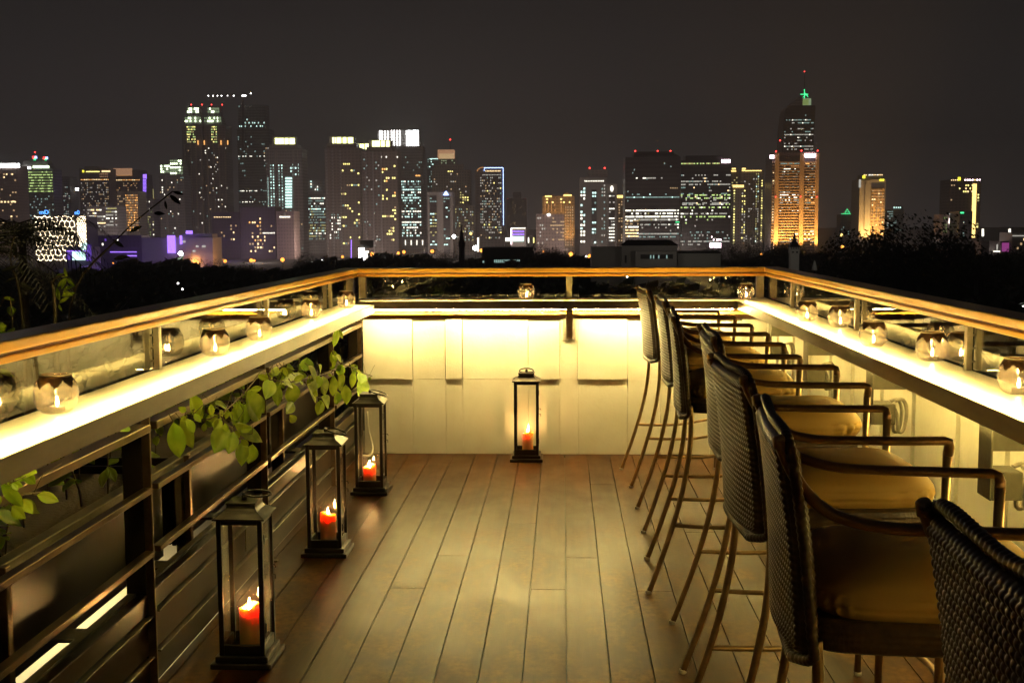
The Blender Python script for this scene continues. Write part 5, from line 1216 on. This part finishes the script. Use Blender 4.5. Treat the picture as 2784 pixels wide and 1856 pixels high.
# ground, trees ------------------------------------------------
q = MB(); n = 40
def gz(u, v):
    x = (u - .5) * 16000; y = -1500 + v * 16000; return (x, y, ZG)
q.grid(gz, n, n, sm=False); tag(q.build('ground', pmat('dark_city_ground', (.05, .05, .04), .9, noise=.5, nscale=.01)), kind='structure')
CM = {'leafd': pmat('dark_tree_leaf', (.05, .07, .03), .6, noise=.5, nscale=.3), 'bark': pmat('tree_bark', (.08, .06, .045), .9)}
def tree_mesh(seed, w, h, n, cs):
    r = random.Random(seed); q = MB(); cl = []
    for k in range(9 + seed % 4):
        a = r.uniform(0, 2 * PI); rr = r.uniform(.1, .62) * w / 2; cl.append((rr * math.cos(a), rr * math.sin(a), h * r.uniform(.42, .82), w * r.uniform(.16, .28)))
    for k in range(n):
        cx, cy, cz, cr_ = r.choice(cl); d = Vector((r.gauss(0, 1), r.gauss(0, 1), r.gauss(0, .8))).normalized() * cr_ * r.uniform(.55, 1.12)
        p = Vector((cx, cy, cz)) + d; nrm = Vector((r.gauss(0, 1), r.gauss(0, 1), r.gauss(0, 1))).normalized(); t = nrm.orthogonal().normalized(); bt = nrm.cross(t); s_ = cs * r.uniform(.5, 1.3)
        k0 = len(q.v); q.v += [tuple(p - t * s_), tuple(p + bt * s_ * .5), tuple(p + t * s_), tuple(p - bt * s_ * .5)]; q.face((k0, k0 + 1, k0 + 2, k0 + 3))
    tr = MB(); tr.tube([(0, 0, 0), (.1, 0, h * .25), (-.1, .1, h * .5)], [w * .035, w * .028, w * .02], 8)
    for c in cl: tr.tube([(0, 0, h * .3), (c[0] * .5, c[1] * .5, h * .45), (c[0], c[1], c[2])], [w * .018, w * .012, w * .004], 6)
    return q, tr
TP = []
for i, (w, h) in enumerate(((20, 19), (26, 23), (16, 21))):
    c, t = tree_mesh(30 + i, w, h, 9000, .32); e = empty('broad_tree', (0, 0, 0)); t.build('trunk', CM['bark'], e); c.build('crown', CM['leafd'], e); TP.append(e)
used = set()
def put_tree(px, py, D, lb, grp, i):
    src = TP[i]; hh = (19, 23, 21)[i]
    o = src if i not in used else copy_tree(src); used.add(i)
    z = ony(px, py, D).z; s = (z - ZG) / (hh * .98); o.location = (xat(px, D), D, ZG); o.scale = (s * 1.0, s * 1.0, s); o.rotation_euler = (0, 0, cr.uniform(0, 6)); tag(o, lb, 'tree', grp)
# the great dark clump at the right
GT = [(2345, 655, 330, 'tree at the left shoulder of the great dark clump, below the golden tower'), (2395, 650, 340, 'tree in the great dark clump just right of the golden tower foot'), (2440, 632, 330, 'tree rising left of the highest crown in the great dark clump'), (2485, 618, 320, 'highest tree of the great dark clump at the right'),
      (2530, 632, 330, 'tree rising right of the highest crown in the great dark clump'), (2580, 668, 330, 'tree at the right shoulder of the great dark clump'), (2620, 684, 330, 'lowest tree at the right end of the great dark clump')]
for k, (x, y, D, lb) in enumerate(GT): put_tree(x, y, D, lb, 'trees of the great dark clump', (k * 2) % 3)
ML = [(2145, 652, 620, 'tree behind the clock tower under the orange tower'), (2100, 662, 640, 'tree left of the clock tower'), (2020, 668, 700, 'tree below the golden line tower'), (1470, 665, 640, 'rounded tree below the pinkish low office block'), (1510, 672, 640, 'tree right of the rounded one, before the orange lamp'), (1950, 678, 600, 'tree right of the low pale building'),
      (2240, 668, 640, 'tree between the clock tower and the great dark clump'), (2700, 690, 420, 'tree below the magenta lit hall'), (2760, 690, 420, 'tree at the right edge below the flat roofed building'), (835, 688, 620, 'spiky tree left of the fence corner'), (1060, 697, 640, 'tree below the white finned tower'), (1200, 688, 640, 'tree left of the dark spire'), (660, 712, 560, 'tree between two orange lamps below the mauve hotel'), (350, 705, 420, 'rounded tree below the long violet wall'), (560, 716, 500, 'tree below the pair of touching orange lamps'), (60, 712, 380, 'tree at the far left under the honeycomb building')]
for k, (x, y, D, lb) in enumerate(ML): put_tree(x, y, D, lb, 'single trees along the foot of the skyline', (k + 1) % 3)
q = MB(); r = random.Random(5)
for k in range(26000):
    D = 95 + 760 * r.random() ** 1.2; px = r.uniform(-150, 2950)
    edge = 716 + 18 * math.sin(px * .011) + 9 * math.sin(px * .047 + 1) + (12 if px < 800 else 0) - (16 if 1000 < px < 1500 else 0)
    hmax = min(14, max(2, (H - ZG) - (edge - 615) * D / F)) if D > 300 else max(2, (H - ZG) - (edge - 615 + 40) * D / F) * .9
    hmax = min(hmax, 18)
    p = Vector((xat(px, D), D, ZG + hmax * r.uniform(.55, 1)))
    nrm = Vector((r.gauss(0, 1), r.gauss(0, 1), r.gauss(.6, 1))).normalized(); t = nrm.orthogonal().normalized(); bt = nrm.cross(t); s_ = (1.1 + D / 260) * r.uniform(.5, 1.3)
    k0 = len(q.v); q.v += [tuple(p - t * s_), tuple(p + bt * s_ * .6), tuple(p + t * s_), tuple(p - bt * s_ * .6)]; q.face((k0, k0 + 1, k0 + 2, k0 + 3))
tag(q.build('woodland_treetops', CM['leafd']), 'dark mass of treetops filling the valley below the terrace', 'woodland', kind='stuff')
# sparse small lights in the dark on the right and left
SMALL = [(2596, 797, 420), (2780, 832, 260), (484, 770, 300), (496, 786, 280), (850, 712, 700), (875, 708, 720), (1780, 744, 300), (1582, 697, 780), (1594, 697, 780), (1705, 752, 300)]
SB = ['single pinpoint of light in the dark beyond the stool side rail', 'faint lamp in the dark at the right edge beyond the rail', 'upper faint lamp in the dark beyond the fence side rail', 'lower faint lamp in the dark beyond the fence side rail', 'small white lamp right of the spiky tree', 'second small white lamp right of the spiky tree', 'white lamp seen through the far glass', 'left one of two tiny white lamps beside the low pale building', 'right one of two tiny white lamps beside the low pale building', 'white lamp seen through the far glass beside the middle post']
for (px, py, D), lb in zip(SMALL, SB):
    o = copy_tree(prot['w2']); o.location = ony(px, py, D); s_ = .5 * D / 900 + .05; o.scale = (s_, s_, s_); tag(o, lb, 'lamp', 'small lamps in the dark valley')

# palm and tall stems by the fence side ------------------------
PM = {'frond': pmat('palm_frond', (.014, .018, .008), .6), 'trunk': pmat('palm_trunk', (.10, .08, .05), .8, noise=.4, nscale=10)}
def palm(px, py, D, zb, L, n, lb, seed, droop=.9):
    r = random.Random(seed); top = ony(px, py, D); base = Vector((top.x - .2, D, zb)); e = empty('palm_tree', base, 0, lb, 'palm tree', None); t = top - base
    q = MB(); q.tube([(0, 0, 0), tuple(t * .5 + Vector((.1, 0, 0))), tuple(t)], [.12, .10, .07], 8); q.build('trunk', PM['trunk'], e)
    q = MB()
    for k in range(n):
        a = 2 * PI * k / n + r.uniform(-.2, .2); up = r.uniform(.2, 1.1); P = []
        for i in range(9):
            s_ = i / 8; P.append(t + Vector((math.cos(a) * L * s_, math.sin(a) * L * s_, L * (up * s_ - droop * s_ * s_))))
        q.tube(P, [.012 * (1 - i / 10) for i in range(9)], 5)
        for i in range(1, 9):
            for jj in range(3):
                p = P[i].lerp(P[i - 1], jj / 3); d = (P[i] - P[i - 1]).normalized(); s1 = d.cross(Vector((0, 0, 1))).normalized()
                for sg in (-1, 1):
                    ll = L * .34 * math.sin(PI * (.12 + .8 * i / 9)); tip = p + (s1 * sg * .8 + d * .6 + Vector((0, 0, -.35))).normalized() * ll; k0 = len(q.v)
                    q.v += [tuple(p - d * .012), tuple(p + d * .012), tuple(tip)]; q.face((k0, k0 + 1, k0 + 2))
    q.build('crown', PM['frond'], e)
palm(-40, 690, 13, -5, 1.3, 16, 'feathery palm leaning in from the left edge below the skyline', 3)
palm(60, 640, 22, -8, 1.6, 14, 'thin palm in front of the green striped tower', 9, 1.0)
bush('dark bamboo like shrub beyond the fence side rail at the left edge', 6.2, 7.2, -3.9, -3.2, .55, 1.25, 120, 12, .09, 'tall_shrub')
for k, (x0, y0, x1, y1, D, lb) in enumerate(((150, 860, 185, 745, 7, 'leafy twig rising beyond the fence side rail'), (60, 850, 40, 640, 8, 'bare stem rising at the left edge beyond the rail'), (190, 840, 470, 520, 10, 'long arching stem crossing before the honeycomb building'))):
    e = empty('plant_stem', ony(x0, y0, D), 0, lb, 'plant'); o = Vector(ony(x0, y0, D)); a = Vector((0, 0, 0)); c = ony(x1, y1, D) - o
    q = MB(); q.tube(smooth([a + Vector((0, 0, -1.5)), a, a.lerp(c, .5) + Vector((-.05, 0, .08)), c], 5), [.014] * 5 + [.01] * 5 + [.006] * 6, 6); q.build('stem', PM['trunk'], e)
    q = MB(); r = random.Random(k)
    for j in range(14 if k == 0 else 8):
        p = a.lerp(c, r.uniform(.3, 1)); d = Vector((r.uniform(-1, 1), r.uniform(-.4, .4), r.uniform(-.8, .5))).normalized(); l = r.uniform(.05, .09) * (1 if k == 0 else 1.6); leaf(q, p, p + d * l, l * .3, (0, -1, .3))
    q.build('leaves', M['leaf'] if k == 0 else PM['frond'], e)

# lower terrace seen through the gaps of the fence ---------------
q = MB(); q.box(-14, -2.05, -2, 26, -3.2, -3.0); tag(q.build('lower_terrace_ground', pmat('pale_lower_paving', (.6, .55, .42), .6)), kind='structure')
def lamp(kind, name, loc, energy, col, size=.3, rot=None, spot=None, blend=.6):
    l = bpy.data.lights.new(name, kind); l.energy = energy; l.color = col
    if kind == 'AREA': l.size = size
    else: l.shadow_soft_size = size
    if spot: l.spot_size = R(spot); l.spot_blend = blend
    o = bpy.data.objects.new(name, l); COL.objects.link(o); o.location = loc
    if rot is not None: o.rotation_euler = rot
    return o
lamp('SPOT', 'lower_terrace_lamp', (-6, 13, -.6), 650, (1, .8, .42), .15, (0, 0, 0), 150)
# floodlights at the feet of the lit towers
def flood(px, D, e, col, ang=70, z=ZG + 3, dy=-12, tilt=8):
    lamp('SPOT', 'facade_floodlight', (xat(px, D), D + dy, z), e, col, 1.0, (R(180 - tilt), 0, 0), ang)
for px in (2104, 2136, 2177, 2219): flood(px, 1250, 260000, (1, .5, .12), 75, ZG + 2, -14, 10)
for px in (2347, 2360, 2390): flood(px, 1300, 260000, (1, .55, .14), 60, ZG + 4, -12, 8)
for px in (1485, 1545): flood(px, 1350, 90000, (1, .55, .15), 75, ZG + 3, -14, 8)

# ------------------------------------------------------------ night sky and air
w = bpy.data.worlds.new('World'); sc.world = w; w.use_nodes = True
N = w.node_tree.nodes; L = w.node_tree.links; N.clear()
tc = N.new('ShaderNodeTexCoord'); sx = N.new('ShaderNodeSeparateXYZ'); L.new(tc.outputs['Generated'], sx.inputs[0])
rp = N.new('ShaderNodeValToRGB'); els = rp.color_ramp.elements
mr = N.new('ShaderNodeMapRange'); mr.inputs['From Min'].default_value = -.1; mr.inputs['From Max'].default_value = .5; L.new(sx.outputs['Z'], mr.inputs['Value'])
n = N.new('ShaderNodeTexNoise'); n.inputs['Scale'].default_value = 1.6; n.inputs['Detail'].default_value = 3; L.new(tc.outputs['Generated'], n.inputs['Vector'])
ad = N.new('ShaderNodeMath'); ad.operation = 'MULTIPLY_ADD'; L.new(n.outputs['Fac'], ad.inputs[0]); ad.inputs[1].default_value = .07; L.new(mr.outputs[0], ad.inputs[2])
L.new(ad.outputs[0], rp.inputs['Fac'])
els[0].position = .17; els[0].color = (.042, .0362, .0352, 1); els[1].position = .62; els[1].color = (.0072, .0067, .0067, 1)
x = els.new(.34); x.color = (.0225, .0202, .0197, 1)
bg = N.new('ShaderNodeBackground'); bg.inputs['Strength'].default_value = 1.0; L.new(rp.outputs[0], bg.inputs[0])
ot = N.new('ShaderNodeOutputWorld'); L.new(bg.outputs[0], ot.inputs[0])

# point lights added at street level to brighten the dark facades
for px, D, e_ in ((120, 1250, 1.0), (330, 1300, .8), (500, 1350, 1.2), (690, 1120, 1.0), (860, 1230, 1.2), (1020, 1180, 1.2), (1150, 1150, .8), (1290, 1150, .9), (1430, 1080, 1.0), (1540, 1100, 1.0), (1620, 1150, .9), (1770, 1000, .8), (1930, 1000, .8), (2050, 1250, 1.0), (2450, 1250, .6), (2640, 1050, .5)):
    lamp('POINT', 'facade_fill_light', (xat(px, D), D, ZG + 12), 42000 * e_, (1, .78, .68), 4)

for px, D, y_ in ((215, 820, 8), (340, 900, 4), (480, 860, 12), (620, 1180, 14)):
    lamp('POINT', 'violet_wall_light', (xat(px, D), D, ZG + y_), 13000 if D > 1000 else 12000, (.35, .18, 1), 2)

for px, py, D in LP:
    p = ony(px, py, D); lamp('POINT', 'sodium_glow', (p.x, D - 2.5, p.z), 5200, (1, .38, .08), 1.2)

lamp('POINT', 'clock_tower_fill', (xat(2158, 380), 368, ony(2160, 700, 368).z), 260, (1, .9, .75), .5)  # added fill light that lifts the pale shaft
for px in (1640, 1780, 1900): lamp('POINT', 'house_front_fill', (xat(px, 420), 404, ony(px, 690, 404).z), 260, (1, .88, .72), 1)  # added fill lights without fixtures, lifting the black house front
lamp('POINT', 'roof_lamp', (xat(2222, 60), 58, ony(2216, 712, 58).z), 6, (1, .92, .8), .2)  # added fill light for the folded parasol, no fixture
HAZE = True
if HAZE:
    q = MB(); q.box(-2600, 2600, -60, 3400, ZG - 1, 260)
    m = bpy.data.materials.new('haze_air'); m.use_nodes = True; N = m.node_tree.nodes; N.clear()
    v = N.new('ShaderNodeVolumePrincipled'); v.inputs['Color'].default_value = (.97, .95, .93, 1); v.inputs['Density'].default_value = .00030; v.inputs['Anisotropy'].default_value = .2
    o = N.new('ShaderNodeOutputMaterial'); m.node_tree.links.new(v.outputs[0], o.inputs['Volume'])
    tag(q.build('haze', m), 'thin night haze over the city', 'haze', kind='stuff')
sc.view_settings.view_transform = 'Standard'; sc.view_settings.look = 'None'; sc.view_settings.exposure = 0; sc.view_settings.gamma = 1
sc.cycles.max_bounces = 10; sc.cycles.diffuse_bounces = 4; sc.cycles.glossy_bounces = 5; sc.cycles.transparent_max_bounces = 32; sc.cycles.transmission_bounces = 6; sc.cycles.volume_bounces = 1
sc.cycles.sample_clamp_indirect = 30; sc.cycles.caustics_reflective = False; sc.cycles.caustics_refractive = False
sc.cycles.use_light_tree = True
